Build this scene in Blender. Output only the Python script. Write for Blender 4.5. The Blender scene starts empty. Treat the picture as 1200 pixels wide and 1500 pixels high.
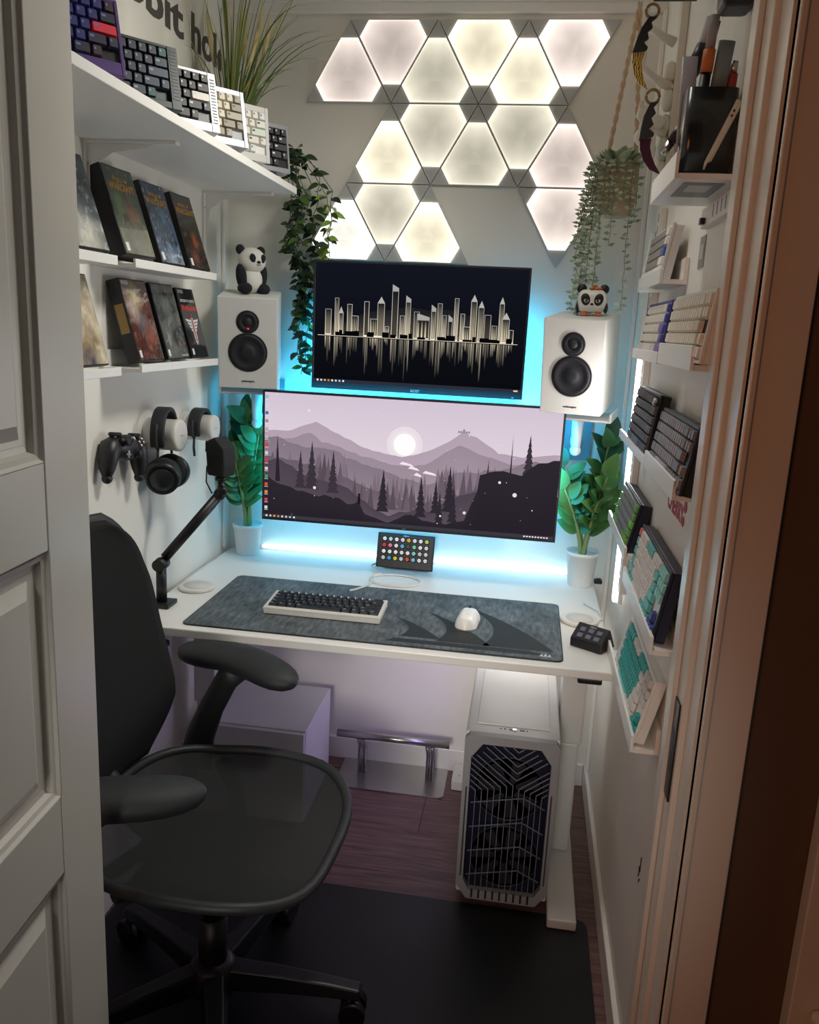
import bpy, math, random
import numpy as np
from mathutils import Vector, Matrix, Euler
from math import sin, cos, pi, radians, sqrt, atan2
rnd = random.Random(7)
SC = bpy.context.scene
COL = SC.collection

# ------------------------------------------------------------------ camera
cam = bpy.data.cameras.new('camera')
cam.sensor_fit = 'HORIZONTAL'; cam.sensor_width = 36.0; cam.lens = 36.0 * 1206.705 / 1200.0
cam.clip_start = 0.02
camo = bpy.data.objects.new('camera', cam); COL.objects.link(camo)
camo.location = (0.940285, -2.515372, 1.4445)
camo.rotation_euler = (1.349019, -0.0478045, 0.146448)
SC.camera = camo
SC.cycles.diffuse_bounces = 10; SC.cycles.max_bounces = 14

# ------------------------------------------------------------------ world, view, big lights
W = bpy.data.worlds.new('world'); SC.world = W; W.use_nodes = True
W.node_tree.nodes['Background'].inputs[0].default_value = (1.0, 0.93, 0.86, 1)
W.node_tree.nodes['Background'].inputs[1].default_value = 0.022
SC.view_settings.view_transform = 'Standard'; SC.view_settings.look = 'None'
SC.view_settings.gamma = 1.0; SC.view_settings.use_curve_mapping = False
SC.view_settings.exposure = 0.0
def area(name, loc, rot, sx, sy, power, color, parent=None, spread=pi):
    l = bpy.data.lights.new(name, 'AREA'); l.shape = 'RECTANGLE'; l.size = sx; l.size_y = sy
    l.energy = power; l.color = color; l.spread = spread
    o = bpy.data.objects.new(name, l); COL.objects.link(o); o.location = loc; o.rotation_euler = rot
    if parent: o.parent = parent
    return o
# dim warm lamp of the hallway, behind the open door's plane
area('hallway_light', (0.15, -3.4, 1.3), (radians(90), 0, radians(-28)), 0.5, 0.8, 6.8, (1.0, 0.33, 0.12))
# added neutral fill from behind the camera, brightens the closet through the doorway
area('doorway_fill', (0.72, -3.6, 1.45), (radians(74), 0, radians(0)), 0.4, 0.4, 0.9, (1.0, 0.95, 0.87), spread=radians(25))
# added soft fill under the closet ceiling, out of view
area('ceiling_fill', (0.90, -0.82, 2.30), (0, radians(30), 0), 0.30, 0.30, 6.9, (1.0, 0.965, 0.88), spread=radians(126))

# ------------------------------------------------------------------ materials
def lin(c):
    if isinstance(c, str):
        c = [int(c[i:i+2], 16) / 255 for i in (0, 2, 4)]
    return tuple(x / 12.92 if x <= .04045 else ((x + .055) / 1.055) ** 2.4 for x in c[:3])
MATS = {}
def mat(name, col, rough=.5, metal=0, spec=.5, bump=0, bscale=200, var=0, vscale=8, trans=0, alpha=1, coat=0, sub=0):
    if name in MATS: return MATS[name]
    m = bpy.data.materials.new(name); m.use_nodes = True
    nt = m.node_tree; b = nt.nodes['Principled BSDF']
    c = lin(col)
    b.inputs['Base Color'].default_value = (*c, 1); b.inputs['Roughness'].default_value = rough
    b.inputs['Metallic'].default_value = metal; b.inputs['Specular IOR Level'].default_value = spec
    b.inputs['Alpha'].default_value = alpha; b.inputs['Coat Weight'].default_value = coat
    b.inputs['Transmission Weight'].default_value = trans
    if sub: 
        b.inputs['Subsurface Weight'].default_value = sub; b.inputs['Subsurface Radius'].default_value = (.01, .01, .01)
    tc = nt.nodes.new('ShaderNodeTexCoord')
    n = nt.nodes.new('ShaderNodeTexNoise'); n.inputs['Scale'].default_value = vscale; n.inputs['Detail'].default_value = 4
    nt.links.new(tc.outputs['Object'], n.inputs['Vector'])
    mx = nt.nodes.new('ShaderNodeMix'); mx.data_type = 'RGBA'
    v = var if var else .06
    mx.inputs[6].default_value = (*[x * (1 - v) for x in c], 1); mx.inputs[7].default_value = (*[min(1, x * (1 + v)) for x in c], 1)
    nt.links.new(n.outputs[0], mx.inputs[0]); nt.links.new(mx.outputs[2], b.inputs['Base Color'])
    if bump:
        n2 = nt.nodes.new('ShaderNodeTexNoise'); n2.inputs['Scale'].default_value = bscale; n2.inputs['Detail'].default_value = 3
        nt.links.new(tc.outputs['Object'], n2.inputs['Vector'])
        bp = nt.nodes.new('ShaderNodeBump'); bp.inputs['Strength'].default_value = bump; bp.inputs['Distance'].default_value = .002
        nt.links.new(n2.outputs[0], bp.inputs['Height']); nt.links.new(bp.outputs[0], b.inputs['Normal'])
    MATS[name] = m; return m
def emit(name, col, s=1.0, vcol=False, sampling=None):
    if name in MATS: return MATS[name]
    m = bpy.data.materials.new(name); m.use_nodes = True; nt = m.node_tree
    nt.nodes.remove(nt.nodes['Principled BSDF'])
    e = nt.nodes.new('ShaderNodeEmission'); e.inputs[0].default_value = (*lin(col), 1); e.inputs[1].default_value = s
    if vcol:
        a = nt.nodes.new('ShaderNodeVertexColor'); a.layer_name = 'Col'; nt.links.new(a.outputs[0], e.inputs[0])
    nt.links.new(e.outputs[0], nt.nodes['Material Output'].inputs[0])
    if sampling: m.cycles.emission_sampling = sampling
    MATS[name] = m; return m
def printed(name, rough=.25, coat=0):
    if name in MATS: return MATS[name]
    m = bpy.data.materials.new(name); m.use_nodes = True; nt = m.node_tree; b = nt.nodes['Principled BSDF']
    a = nt.nodes.new('ShaderNodeVertexColor'); a.layer_name = 'Col'; nt.links.new(a.outputs[0], b.inputs['Base Color'])
    b.inputs['Roughness'].default_value = rough; b.inputs['Coat Weight'].default_value = coat
    MATS[name] = m; return m

WALL = mat('wall_paint', 'ebe9e2', .6, bump=.15, bscale=350, var=.02)
WHITE = mat('white_lacquer', 'ecebe8', .35, var=.02)
WPLAS = mat('white_plastic', 'e2e1dd', .4, var=.02)
DOORM = mat('door_paint', 'dcd8d0', .32, var=.02, bump=.05, bscale=60)
BLACK = mat('black_plastic', '141519', .42)
SOFTB = mat('soft_black', '1b1d20', .75, bump=.25, bscale=900)
DARK = mat('dark_grey_plastic', '26282d', .45)
NAVY = mat('navy_plastic', '191b33', .4)
CHROME = mat('brushed_steel', 'b9b7b4', .28, metal=1, bump=.1, bscale=300)
FABRIC = mat('black_fabric', '101214', .9, bump=.3, bscale=1200)
GREY = mat('grey_plastic', '8d8f92', .4)

# ------------------------------------------------------------------ mesh builder
class MB:
    def __init__(s): s.v = []; s.f = []; s.mi = []; s.sm = []; s.c = []; s.m = Matrix(); s.cur = 0; s.col = (1, 1, 1); s.smooth = False
    def vert(s, p, col=None):
        s.v.append(tuple(s.m @ Vector(p))); s.c.append(col or s.col); return len(s.v) - 1
    def face(s, idx, smooth=None):
        s.f.append(tuple(idx)); s.mi.append(s.cur); s.sm.append(s.smooth if smooth is None else smooth)
    def poly(s, pts, cols=None):
        n = [s.vert(p, cols[i] if cols else None) for i, p in enumerate(pts)]; s.face(n)
    def box(s, x0, x1, y0, y1, z0, z1):
        a = [s.vert((x, y, z)) for x in (x0, x1) for y in (y0, y1) for z in (z0, z1)]
        for f in ((0, 1, 3, 2), (4, 6, 7, 5), (0, 4, 5, 1), (2, 3, 7, 6), (0, 2, 6, 4), (1, 5, 7, 3)): s.face([a[i] for i in f], False)
        return s
    def ring(s, c, ax, r, n, ry=None, up=None, ph=0):
        ax = Vector(ax).normalized(); u = Vector(up) if up else (Vector((0, 0, 1)) if abs(ax.z) < .9 else Vector((1, 0, 0)))
        u = (u - ax * u.dot(ax)).normalized(); w = ax.cross(u); ry = r if ry is None else ry
        return [s.vert(Vector(c) + u * (r * cos(ph + 2 * pi * i / n)) + w * (ry * sin(ph + 2 * pi * i / n))) for i in range(n)]
    def bridge(s, a, b, smooth=True):
        n = len(a)
        for i in range(n): s.face((a[i], a[(i + 1) % n], b[(i + 1) % n], b[i]), smooth)
    def cyl(s, p0, p1, r0, r1=None, n=20, caps=True, up=None):
        r1 = r0 if r1 is None else r1; ax = Vector(p1) - Vector(p0)
        a = s.ring(p0, ax, r0, n, up=up); b = s.ring(p1, ax, r1, n, up=up); s.bridge(a, b)
        if caps: s.face(a[::-1], False); s.face(b, False)
        return s
    def tube(s, pts, r, n=8, caps=True, rs=None, ry=None, up=None):
        P = [Vector(p) for p in pts]; prev = None
        for i, p in enumerate(P):
            t = (P[min(i + 1, len(P) - 1)] - P[max(i - 1, 0)])
            rr = rs[i] if rs else r
            g = s.ring(p, t, rr, n, ry=(ry[i] if isinstance(ry, (list, tuple)) else ry), up=up)
            if prev: s.bridge(prev, g)
            elif caps: s.face(g[::-1], False)
            prev = g
        if caps: s.face(prev, False)
        return s
    def lathe(s, prof, c=(0, 0, 0), ax=(0, 0, 1), n=28):
        c = Vector(c); ax = Vector(ax).normalized(); prev = None
        for i, (r, h) in enumerate(prof):
            g = s.ring(c + ax * h, ax, max(r, 1e-5), n)
            if prev: s.bridge(prev, g)
            else: s.face(g[::-1], False)
            prev = g
        s.face(prev, False); return s
    def ball(s, c, rx, ry=None, rz=None, n=16, k=10, rot=None):
        ry = rx if ry is None else ry; rz = rx if rz is None else rz; R = rot or Matrix.Identity(3); c = Vector(c)
        rows = []
        for j in range(1, k):
            t = pi * j / k
            rows.append([s.vert(c + R @ Vector((rx * sin(t) * cos(2 * pi * i / n), ry * sin(t) * sin(2 * pi * i / n), rz * cos(t)))) for i in range(n)])
        top = s.vert(c + R @ Vector((0, 0, rz))); bot = s.vert(c + R @ Vector((0, 0, -rz)))
        for i in range(n): s.face((top, rows[0][i], rows[0][(i + 1) % n]), True); s.face((bot, rows[-1][(i + 1) % n], rows[-1][i]), True)
        for a, b in zip(rows, rows[1:]):
            for i in range(n): s.face((a[i], b[i], b[(i + 1) % n], a[(i + 1) % n]), True)
        return s
    def prism(s, pts, z0, z1):          # polygon in local xy, extruded in z
        a = [s.vert((x, y, z0)) for x, y in pts]; b = [s.vert((x, y, z1)) for x, y in pts]
        s.bridge(a, b, False); s.face(a[::-1], False); s.face(b, False); return s
    def grid(s, nu, nv, fn, smooth=True):
        g = []
        for i in range(nu + 1):
            row = []
            for j in range(nv + 1):
                q = fn(i / nu, j / nv)
                row.append(s.vert(q[0], q[1]) if isinstance(q, tuple) and len(q) == 2 and not isinstance(q[0], (int, float)) else s.vert(q))
            g.append(row)
        for i in range(nu):
            for j in range(nv): s.face((g[i][j], g[i + 1][j], g[i + 1][j + 1], g[i][j + 1]), smooth)
        return s
    def mesh(s, name, mats, colattr=False):
        me = bpy.data.meshes.new(name); me.from_pydata(s.v, [], s.f)
        for m in (mats if isinstance(mats, (list, tuple)) else [mats]): me.materials.append(m)
        me.polygons.foreach_set('material_index', s.mi); me.polygons.foreach_set('use_smooth', s.sm)
        if colattr:
            a = me.color_attributes.new('Col', 'FLOAT_COLOR', 'POINT')
            a.data.foreach_set('color', [x for c in s.c for x in (c[0], c[1], c[2], 1.0)])
        me.update(); return me
    def build(s, name, mats, parent=None, colattr=False, bevel=0, seg=2, loc=None, rot=None):
        return link(name, s.mesh(name, mats, colattr), parent, bevel, seg, loc, rot)
def link(name, me, parent=None, bevel=0, seg=2, loc=None, rot=None):
    o = bpy.data.objects.new(name, me); COL.objects.link(o)
    if parent: o.parent = parent
    if loc: o.location = loc
    if rot: o.rotation_euler = rot
    if bevel:
        b = o.modifiers.new('bevel', 'BEVEL'); b.width = bevel; b.segments = seg; b.limit_method = 'ANGLE'; b.angle_limit = radians(40)
        b.harden_normals = False
    return o
def box(name, m, parent, x0, x1, y0, y1, z0, z1, bevel=0): return MB().box(x0, x1, y0, y1, z0, z1).build(name, m, parent, bevel=bevel)
def thing(name, label, cat, loc=(0, 0, 0), rot=(0, 0, 0), group=None, matrix=None):
    o = bpy.data.objects.new(name, None); o.empty_display_size = .02; COL.objects.link(o)
    if matrix is not None: o.matrix_world = matrix
    else: o.location = loc; o.rotation_euler = rot
    tag(o, label, cat, group); return o
def tag(o, label, cat, group=None):
    o['label'] = label; o['category'] = cat
    if group: o['group'] = group
    return o
def struct(o): o['kind'] = 'structure'; return o
def frame(o, yaw, tilt):
    """local x runs along yaw, local y leans back from vertical by tilt, local z is the outward normal"""
    y, t = radians(yaw), radians(tilt)
    X = Vector((cos(y), sin(y), 0)); N0 = Vector((sin(y), -cos(y), 0))
    Y = Vector((0, 0, 1)) * cos(t) - N0 * sin(t); Z = X.cross(Y)
    M = Matrix((X, Y, Z)).transposed().to_4x4(); M.translation = Vector(o); return M
def text(body, size, m, parent, matrix, extrude=.0005, bold=0, name='lettering', align='LEFT', sx=1.0):
    cu = bpy.data.curves.new(name, 'FONT'); cu.body = body; cu.size = size; cu.extrude = extrude; cu.offset = bold
    cu.align_x = align; cu.resolution_u = 3
    t = bpy.data.objects.new(name, cu); COL.objects.link(t)
    dg = bpy.context.evaluated_depsgraph_get(); me = bpy.data.meshes.new_from_object(t.evaluated_get(dg))
    bpy.data.objects.remove(t); bpy.data.curves.remove(cu)
    me.materials.clear(); me.materials.append(m)
    if sx != 1.0: me.transform(Matrix.Diagonal((sx, 1, 1, 1)))
    o = bpy.data.objects.new(name, me); COL.objects.link(o); o.parent = parent; o.matrix_local = matrix
    return o
def T(x, y, z): return Matrix.Translation((x, y, z))
def noise2(x, y, s=0):
    def h(i, j): return (math.sin(i * 127.1 + j * 311.7 + s * 74.7) * 43758.5453) % 1
    i, j = math.floor(x), math.floor(y); fx, fy = x - i, y - j; fx = fx * fx * (3 - 2 * fx); fy = fy * fy * (3 - 2 * fy)
    return (h(i, j) * (1 - fx) + h(i + 1, j) * fx) * (1 - fy) + (h(i, j + 1) * (1 - fx) + h(i + 1, j + 1) * fx) * fy
def fbm(x, y, s=0): return noise2(x, y, s) * .5 + noise2(x * 2.1, y * 2.1, s + 1) * .3 + noise2(x * 4.3, y * 4.3, s + 2) * .2
def mixc(a, b, t): t = max(0, min(1, t)); return tuple(a[i] * (1 - t) + b[i] * t for i in range(3))

XR = 1.225; ZC = 2.335
# ================================================================== STRUCTURE
fl = struct(box('floor', mat('floor_base', '1c1210', .6), None, -1.2, 2.4, -3.6, .1, -.06, -.004))
WOOD = bpy.data.materials.new('red_brown_wood'); WOOD.use_nodes = True
nt = WOOD.node_tree; b = nt.nodes['Principled BSDF']; tc = nt.nodes.new('ShaderNodeTexCoord'); mp = nt.nodes.new('ShaderNodeMapping')
mp.inputs['Scale'].default_value = (3, 45, 10); n = nt.nodes.new('ShaderNodeTexNoise'); n.inputs['Scale'].default_value = 2.2; n.inputs['Detail'].default_value = 8; n.inputs['Distortion'].default_value = .6
cr = nt.nodes.new('ShaderNodeValToRGB'); cr.color_ramp.elements[0].position = .3; cr.color_ramp.elements[0].color = (*lin('50393a'), 1); cr.color_ramp.elements[1].position = .75; cr.color_ramp.elements[1].color = (*lin('8c6864'), 1)
nt.links.new(tc.outputs['Object'], mp.inputs[0]); nt.links.new(mp.outputs[0], n.inputs[0]); nt.links.new(n.outputs[0], cr.inputs[0]); nt.links.new(cr.outputs[0], b.inputs['Base Color'])
b.inputs['Roughness'].default_value = .42
k = 0
for r in range(9):
    y1 = .0 - r * .19; xs = [-.02, .35 + .37 * ((r * 7) % 3), XR]
    for x0, x1 in zip(xs, xs[1:]):
        if x1 - x0 > .02: box('floor_plank', WOOD, fl, x0 + .0008, x1 - .0008, y1 - .1892, y1 - .0008, -.006, 0)
def wall(name, x0, x1, y0, y1, z0, z1, m=WALL): return struct(box(name, m, None, x0, x1, y0, y1, z0, z1))
wall('wall_back', -.1, XR + .1, 0, .1, 0, 2.45)
wall('wall_left', -.1, 0, -1.385, 0, 0, 2.45)
wall('wall_right', XR, XR + .1, -1.30, 0, 0, 2.45)
wall('ceiling', -.1, XR + .1, -1.5, .1, ZC, ZC + .1)
wall('wall_front', -1.2, .295, -1.498, -1.385, 0, 2.45)
w2 = wall('wall_front', .295, XR, -1.498, -1.385, 2.06, 2.45)
w3 = wall('wall_front', XR, 2.4, -1.40, -1.30, 0, 2.45, mat('hall_paint', '5f4e42', .7, bump=.1))
def base(name, x0, x1, y0, y1):
    o = struct(box(name, WHITE, None, x0, x1, y0, y1, 0, .078, bevel=.003)); return o
base('baseboard_back', .014, XR - .014, -.012, -.0005); base('baseboard_left', .0005, .013, -1.2, -.0005); base('baseboard_right', XR - .013, XR - .0005, -1.24, -.0005)
o = MB(); o.box(0, XR, -.018, 0, 2.292, ZC); o.box(0, XR, -.026, 0, 2.318, ZC); struct(o.build('trim_1', WHITE, None, bevel=.003))
# corner casing strips at the back right and back left
struct(box('trim_2', WHITE, None, XR - .012, XR - .0005, -.05, -.03, .08, 2.29, bevel=.003))
struct(box('trim_3', WHITE, None, .0005, .01, -.06, -.045, .72, 2.29, bevel=.003))
# right door jamb: reveal, stop, rebate, strike plate, casing
j = bpy.data.objects.new('trim_4', None); COL.objects.link(j); struct(j)
box('jamb', DOORM, j, 1.2005, XR, -1.345, -1.2505, 0, 2.06, bevel=.002)
box('door_stop', DOORM, j, 1.192, 1.2003, -1.30, -1.262, 0, 2.045, bevel=.002)
box('rebate', DOORM, j, 1.209, XR, -1.40, -1.3455, 0, 2.06, bevel=.001)
p = MB(); p.box(1.1975, 1.2003, -1.335, -1.303, .755, .915); p.cur = 1; p.box(1.197, 1.1976, -1.328, -1.312, .80, .87); p.build('strike_plate', [mat('strike_steel', '4a463f', .35, metal=.8), BLACK], j)
c_ = MB(); c_.box(1.213, 1.277, -1.416, -1.4005, 0, 2.13); c_.box(1.213, 1.222, -1.422, -1.4005, 0, 2.13); c_.build('casing', DOORM, j, bevel=.002)
# neighbouring door frame in the hallway
j = bpy.data.objects.new('trim_5', None); COL.objects.link(j); struct(j)
box('casing', DOORM, j, 1.385, 1.45, -1.43, -1.4005, 0, 2.1, bevel=.002); box('jamb', mat('dark_red_wood', '4a241c', .5), j, 1.4505, 1.62, -1.42, -1.4005, 0, 2.1)
q = MB(); q.lathe([(.012, 0), (.012, .008), (.008, .012), (.008, .04), (.02, .045), (.021, .055), (.012, .062)], (1.425, -1.431, .50), (0, -1, 0)); q.build('door_knob', DOORM, j)
# left door, opened outwards
ang = atan2(.061, 1)
d = struct(bpy.data.objects.new('door_1', None)); COL.objects.link(d); d.location = (.366, -1.502, 0); d.rotation_euler = (0, 0, ang * 1.0)
DW, DT = .86, .04                    # local: x = thickness to -DT, y = -DW..0
def db(name, y0, y1, z0, z1, x0=-DT, x1=0, bv=.002): return box(name, DOORM, d, x0, x1, y0, y1, z0, z1, bevel=bv)
db('stile', -.110, 0, .01, 2.03); db('stile', -DW, -DW + .12, .01, 2.03)
rails = [(.01, .2), (.705, .819), (1.154, 1.265), (1.91, 2.03)]
for z0, z1 in rails: db('rail', -DW + .1202, -.1102, z0, z1, x1=-.0004)
for (a0, a1), (b0, b1) in zip(rails, rails[1:]):
    y0, y1, z0, z1 = -DW + .1202, -.1102, a1, b0
    f = MB()
    prof = [(0, 0), (.004, -.004), (.010, -.006), (.014, -.012), (.022, -.013)]
    def rg(t, x): return [f.vert((x, y0 + t, z0 + t)), f.vert((x, y1 - t, z0 + t)), f.vert((x, y1 - t, z1 - t)), f.vert((x, y0 + t, z1 - t))]
    prev = None
    for t, x in prof:
        g = rg(t, x); 
        if prev: f.bridge(prev, g, False)
        prev = g
    f.build('moulding', DOORM, d)
    f = MB(); prev = None
    for t, x in [(.0222, -.0131), (.030, -.0135), (.045, -.006), (.048, -.0045), (.2, -.0045)]:
        t = min(t, (z1 - z0) / 2 - .01)
        g = rg(t, x)
        if prev: f.bridge(prev, g, False)
        prev = g
    f.face(prev); f.build('panel', DOORM, d)
db('panel_core', -DW + .1202, -.1102, .05, 1.95, -.03, -.016, 0)

# ================================================================== LIGHT PANELS
GX, GZ, S = .3618, 2.278, .25; H = S * .8660254
PG = emit('panel_glow', 'ffffff', 1.0, True)
FRAME = mat('panel_frame', 'bcbfbf', .5)
def light_panel(pts, br, tint, label):
    cx = sum(p[0] for p in pts) / 3; cz = sum(p[1] for p in pts) / 3
    t = thing('triangle_light', label, 'wall light', (cx, 0, cz), group='triangular light panels on the back wall')
    def ins(k): return [((x - cx) * k, (z - cz) * k) for x, z in pts]
    a = MB(); o_ = ins(.985)
    r1 = [a.vert((x, -.001, z)) for x, z in o_]; r2 = [a.vert((x, -.009, z)) for x, z in o_]
    a.bridge(r1, r2, False); a.face(r1); a.face(r2); a.build('backing', FRAME, t)
    I = ins(.955); c = .205; hexa = []
    for i in range(3):
        A, B, C = Vector(I[i - 1]), Vector(I[i]), Vector(I[(i + 1) % 3])
        hexa += [B + (A - B) * c, B + (C - B) * c]
    hx = []
    for i in range(6):           # subdivide the rim
        A, B = hexa[i], hexa[(i + 1) % 6]; n = 8 if i % 2 else 3
        for q in range(n): hx.append((A + (B - A) * q / n, i % 2 == 0))
    g = MB(); rings = []
    base_ = mixc(lin('fff6e0'), tint, .5)
    for k_, l in ((1.0, 1.25), (.975, 1.15), (.93, .92), (.8, .78), (.55, .66), (.25, .60)):
        row = []
        for (p_, short) in hx:
            d_ = min((p_ - Vector(v)).length for v in I) / S
            boost = 1 + .55 * max(0, .36 - d_) / .36 * (k_ if k_ < 1 else 1) * 1.6
            s_ = br * 1.45 * l * boost
            row.append(g.vert((p_.x * k_, -.0128, p_.y * k_), tuple(x * s_ for x in base_)))
        rings.append(row)
    for x, y in zip(rings, rings[1:]): g.bridge(x, y, False)
    g.face(rings[-1])
    rim = [g.vert((p_.x, -.009, p_.y), tuple(x * br * 1.45 for x in base_)) for p_, _ in hx]; g.bridge(rings[0], rim, False)
    g.build('diffuser', PG, t, colattr=True)
def A_(i): return (GX + i * S, GZ)
def B_(i): return (GX - S / 2 + i * S, GZ - H)
def C_(i): return (GX + i * S, GZ - 2 * H)
def D_(i): return (GX - S / 2 + i * S, GZ - 3 * H)
pk = lin('ffe6e6'); yw = lin('fff3d0'); wh = lin('ffffff'); cr_ = lin('f6efd8')
order = ['leftmost', 'second from left', 'third from left', 'fourth from left', 'fifth from left', 'rightmost']
def lab(i, n, row, up): 
    s_ = order[i] if i < n - 1 else 'rightmost'
    return f"triangular light panel pointing {'up' if up else 'down'}, {s_} in the {row} row"
R1 = [((A_(0), B_(0), B_(1)), .62, pk, 1), ((A_(0), A_(1), B_(1)), .60, pk, 0), ((A_(1), B_(1), B_(2)), .60, cr_, 1), ((A_(1), A_(2), B_(2)), .88, yw, 0), ((A_(2), B_(2), B_(3)), .92, yw, 1), ((A_(2), A_(3), B_(3)), .82, pk, 0)]
R2 = [((B_(1), C_(0), C_(1)), .95, yw, 1), ((B_(1), B_(2), C_(1)), .62, cr_, 0), ((B_(2), C_(1), C_(2)), .58, cr_, 1), ((B_(2), B_(3), C_(2)), .58, cr_, 0), ((B_(3), C_(2), C_(3)), .66, pk, 1)]
R3 = [((C_(0), D_(0), D_(1)), 1.1, wh, 1), ((C_(0), C_(1), D_(1)), .66, cr_, 0), ((C_(1), D_(1), D_(2)), .98, yw, 1), ((C_(2), C_(3), D_(3)), .76, pk, 0)]
for row, nm in ((R1, 'top'), (R2, 'middle'), (R3, 'bottom')):
    for i, (pts, br, tint, up) in enumerate(row): light_panel(pts, br, tint, lab(i, len(row), nm, up))

# ================================================================== DESK
ZD = .711
t = thing('standing_desk', 'white standing desk with steel legs filling the width of the closet', 'desk', (.015, -.745, 0))
MB().box(0, 1.165, 0, .735, ZD - .022, ZD).build('desktop', WHITE, t, bevel=.003)
LEG = mat('leg_steel', 'd9dad8', .4)
for x, s_ in ((.035, 1), (1.072, -1)):
    MB().box(x, x + .072, .04, .70, .004, .03).build('foot', LEG, t, bevel=.004)
    l = MB(); l.box(x + .010, x + .062, .325, .415, .03, .36).build('leg', LEG, t, bevel=.006)
    MB().box(x + .004, x + .068, .319, .421, .36, ZD - .022).build('leg', LEG, t, bevel=.006)
    MB().box(x + .012, x + .060, .05, .70, ZD - .05, ZD - .0225).build('crossbar', LEG, t)
MB().box(1.085, 1.14, .006, .06, ZD - .037, ZD - .0222).build('control_switch', BLACK, t, bevel=.004)
MB().box(.1, 1.06, .34, .40, ZD - .06, ZD - .023).build('crossbar', LEG, t)

# desk mat
t = thing('desk_mat', 'large dark grey desk mat with scratched metal print lying on the desk', 'desk mat', (.147, -.718, ZD + .0003))
def rrect(x0, x1, y0, y1, r, n=5):
    P_ = []
    for cx, cy, a0 in ((x1 - r, y1 - r, 0), (x0 + r, y1 - r, 90), (x0 + r, y0 + r, 180), (x1 - r, y0 + r, 270)):
        for i in range(n + 1): a = radians(a0 + 90 * i / n); P_.append((cx + r * cos(a), cy + r * sin(a)))
    return P_
MATM = bpy.data.materials.new('mat_print'); MATM.use_nodes = True; nt = MATM.node_tree; b = nt.nodes['Principled BSDF']
tc = nt.nodes.new('ShaderNodeTexCoord'); n1 = nt.nodes.new('ShaderNodeTexNoise'); n1.inputs['Scale'].default_value = 9; n1.inputs['Detail'].default_value = 9; n1.inputs['Roughness'].default_value = .7
mp = nt.nodes.new('ShaderNodeMapping'); mp.inputs['Scale'].default_value = (25, 6, 1); mp.inputs['Rotation'].default_value = (0, 0, .5)
n2 = nt.nodes.new('ShaderNodeTexNoise'); n2.inputs['Scale'].default_value = 4; n2.inputs['Detail'].default_value = 6
ad = nt.nodes.new('ShaderNodeMath'); ad.operation = 'MULTIPLY'
cr = nt.nodes.new('ShaderNodeValToRGB'); cr.color_ramp.elements[0].position = .15; cr.color_ramp.elements[0].color = (*lin('3a4044'), 1); cr.color_ramp.elements[1].position = .42; cr.color_ramp.elements[1].color = (*lin('768086'), 1)
nt.links.new(tc.outputs['Object'], n1.inputs[0]); nt.links.new(tc.outputs['Object'], mp.inputs[0]); nt.links.new(mp.outputs[0], n2.inputs[0])
nt.links.new(n1.outputs[0], ad.inputs[0]); nt.links.new(n2.outputs[0], ad.inputs[1]); nt.links.new(ad.outputs[0], cr.inputs[0]); nt.links.new(cr.outputs[0], b.inputs['Base Color']); b.inputs['Roughness'].default_value = .6
MB().prism(rrect(0, .92, 0, .413, .018), 0, .003).build('mat_body', BLACK, t)
MB().prism(rrect(.003, .917, .003, .41, .016), .003, .0034).build('printed_top', MATM, t)
SH = mat('print_dark', '23282b', .65); SL = mat('print_light', '7d878b', .65)  # dark ink of the emblem and a paler ink
lg = MB()      # large ship emblem: three curved sails
def sail(x, y, w_, h_, lean):
    n = 12; L_ = []; R_ = []
    for i in range(n + 1):
        q = i / n; L_.append((x + lean * q * q + .2 * w_ * sin(pi * q), y + h_ * q)); R_.append((x + w_ * (1 - q) ** .8 + lean * q * q, y + h_ * q))
    for i in range(n): lg.poly([(*L_[i], .0037), (*R_[i], .0037), (*R_[i + 1], .0037), (*L_[i + 1], .0037)])
sail(.53, .06, .10, .13, -.03); sail(.62, .05, .13, .20, -.045); sail(.73, .05, .17, .27, -.06)
lg.poly([(.50, .022, .0037), (.90, .022, .0037), (.84, .045, .0037), (.52, .045, .0037)])
lg.build('sail_emblem', SH, t)
g = MB(); 
for q in (0, 1, 2): g.poly([(.865 + q * .009, .022, .0038), (.873 + q * .009, .022, .0038), (.872 + q * .009, .034 + .004 * (q == 1), .0038)])
g.poly([(.862, .018, .0038), (.895, .018, .0038), (.892, .0205, .0038), (.865, .0205, .0038)]); g.build('brand_mark', mat('print_white', 'dfe3e4', .5), t)

# ================================================================== KEYBOARDS
U = .01905
KM = {}
def kmat(code):
    if code not in KM:
        KM[code] = mat('keycap_' + code, code, .5)
    return KM[code]
KC = {}
def keycap(w_, code, leg):
    k_ = (w_, code, leg)
    if k_ in KC: return KC[k_]
    hw = w_ * U / 2; hy = U / 2; m_ = MB()
    def rr(ax, ay0, ay1, z, e): return [m_.vert(q) for q in ((-ax + e, ay0, z), (ax - e, ay0, z), (ax, ay0 + e, z), (ax, ay1 - e, z), (ax - e, ay1, z), (-ax + e, ay1, z), (-ax, ay1 - e, z), (-ax, ay0 + e, z))]
    r0 = rr(hw - .0005, -hy + .0005, hy - .0005, .0, .0012); r1 = rr(hw - .0028, -hy + .0032, hy - .0014, .0078, .0015)
    m_.bridge(r0, r1, False); m_.face(r1, False)
    if leg:
        m_.cur = 1
        m_.poly([(-hw + .0045, hy - .0085, .00795), (-hw + .0075 + (w_ > 1.2) * .004, hy - .0085, .00795), (-hw + .0075 + (w_ > 1.2) * .004, hy - .0045, .00795), (-hw + .0045, hy - .0045, .00795)])
    KC[k_] = m_.mesh('keycap', [kmat(code), kmat(leg or code)]); return KC[k_]
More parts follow.
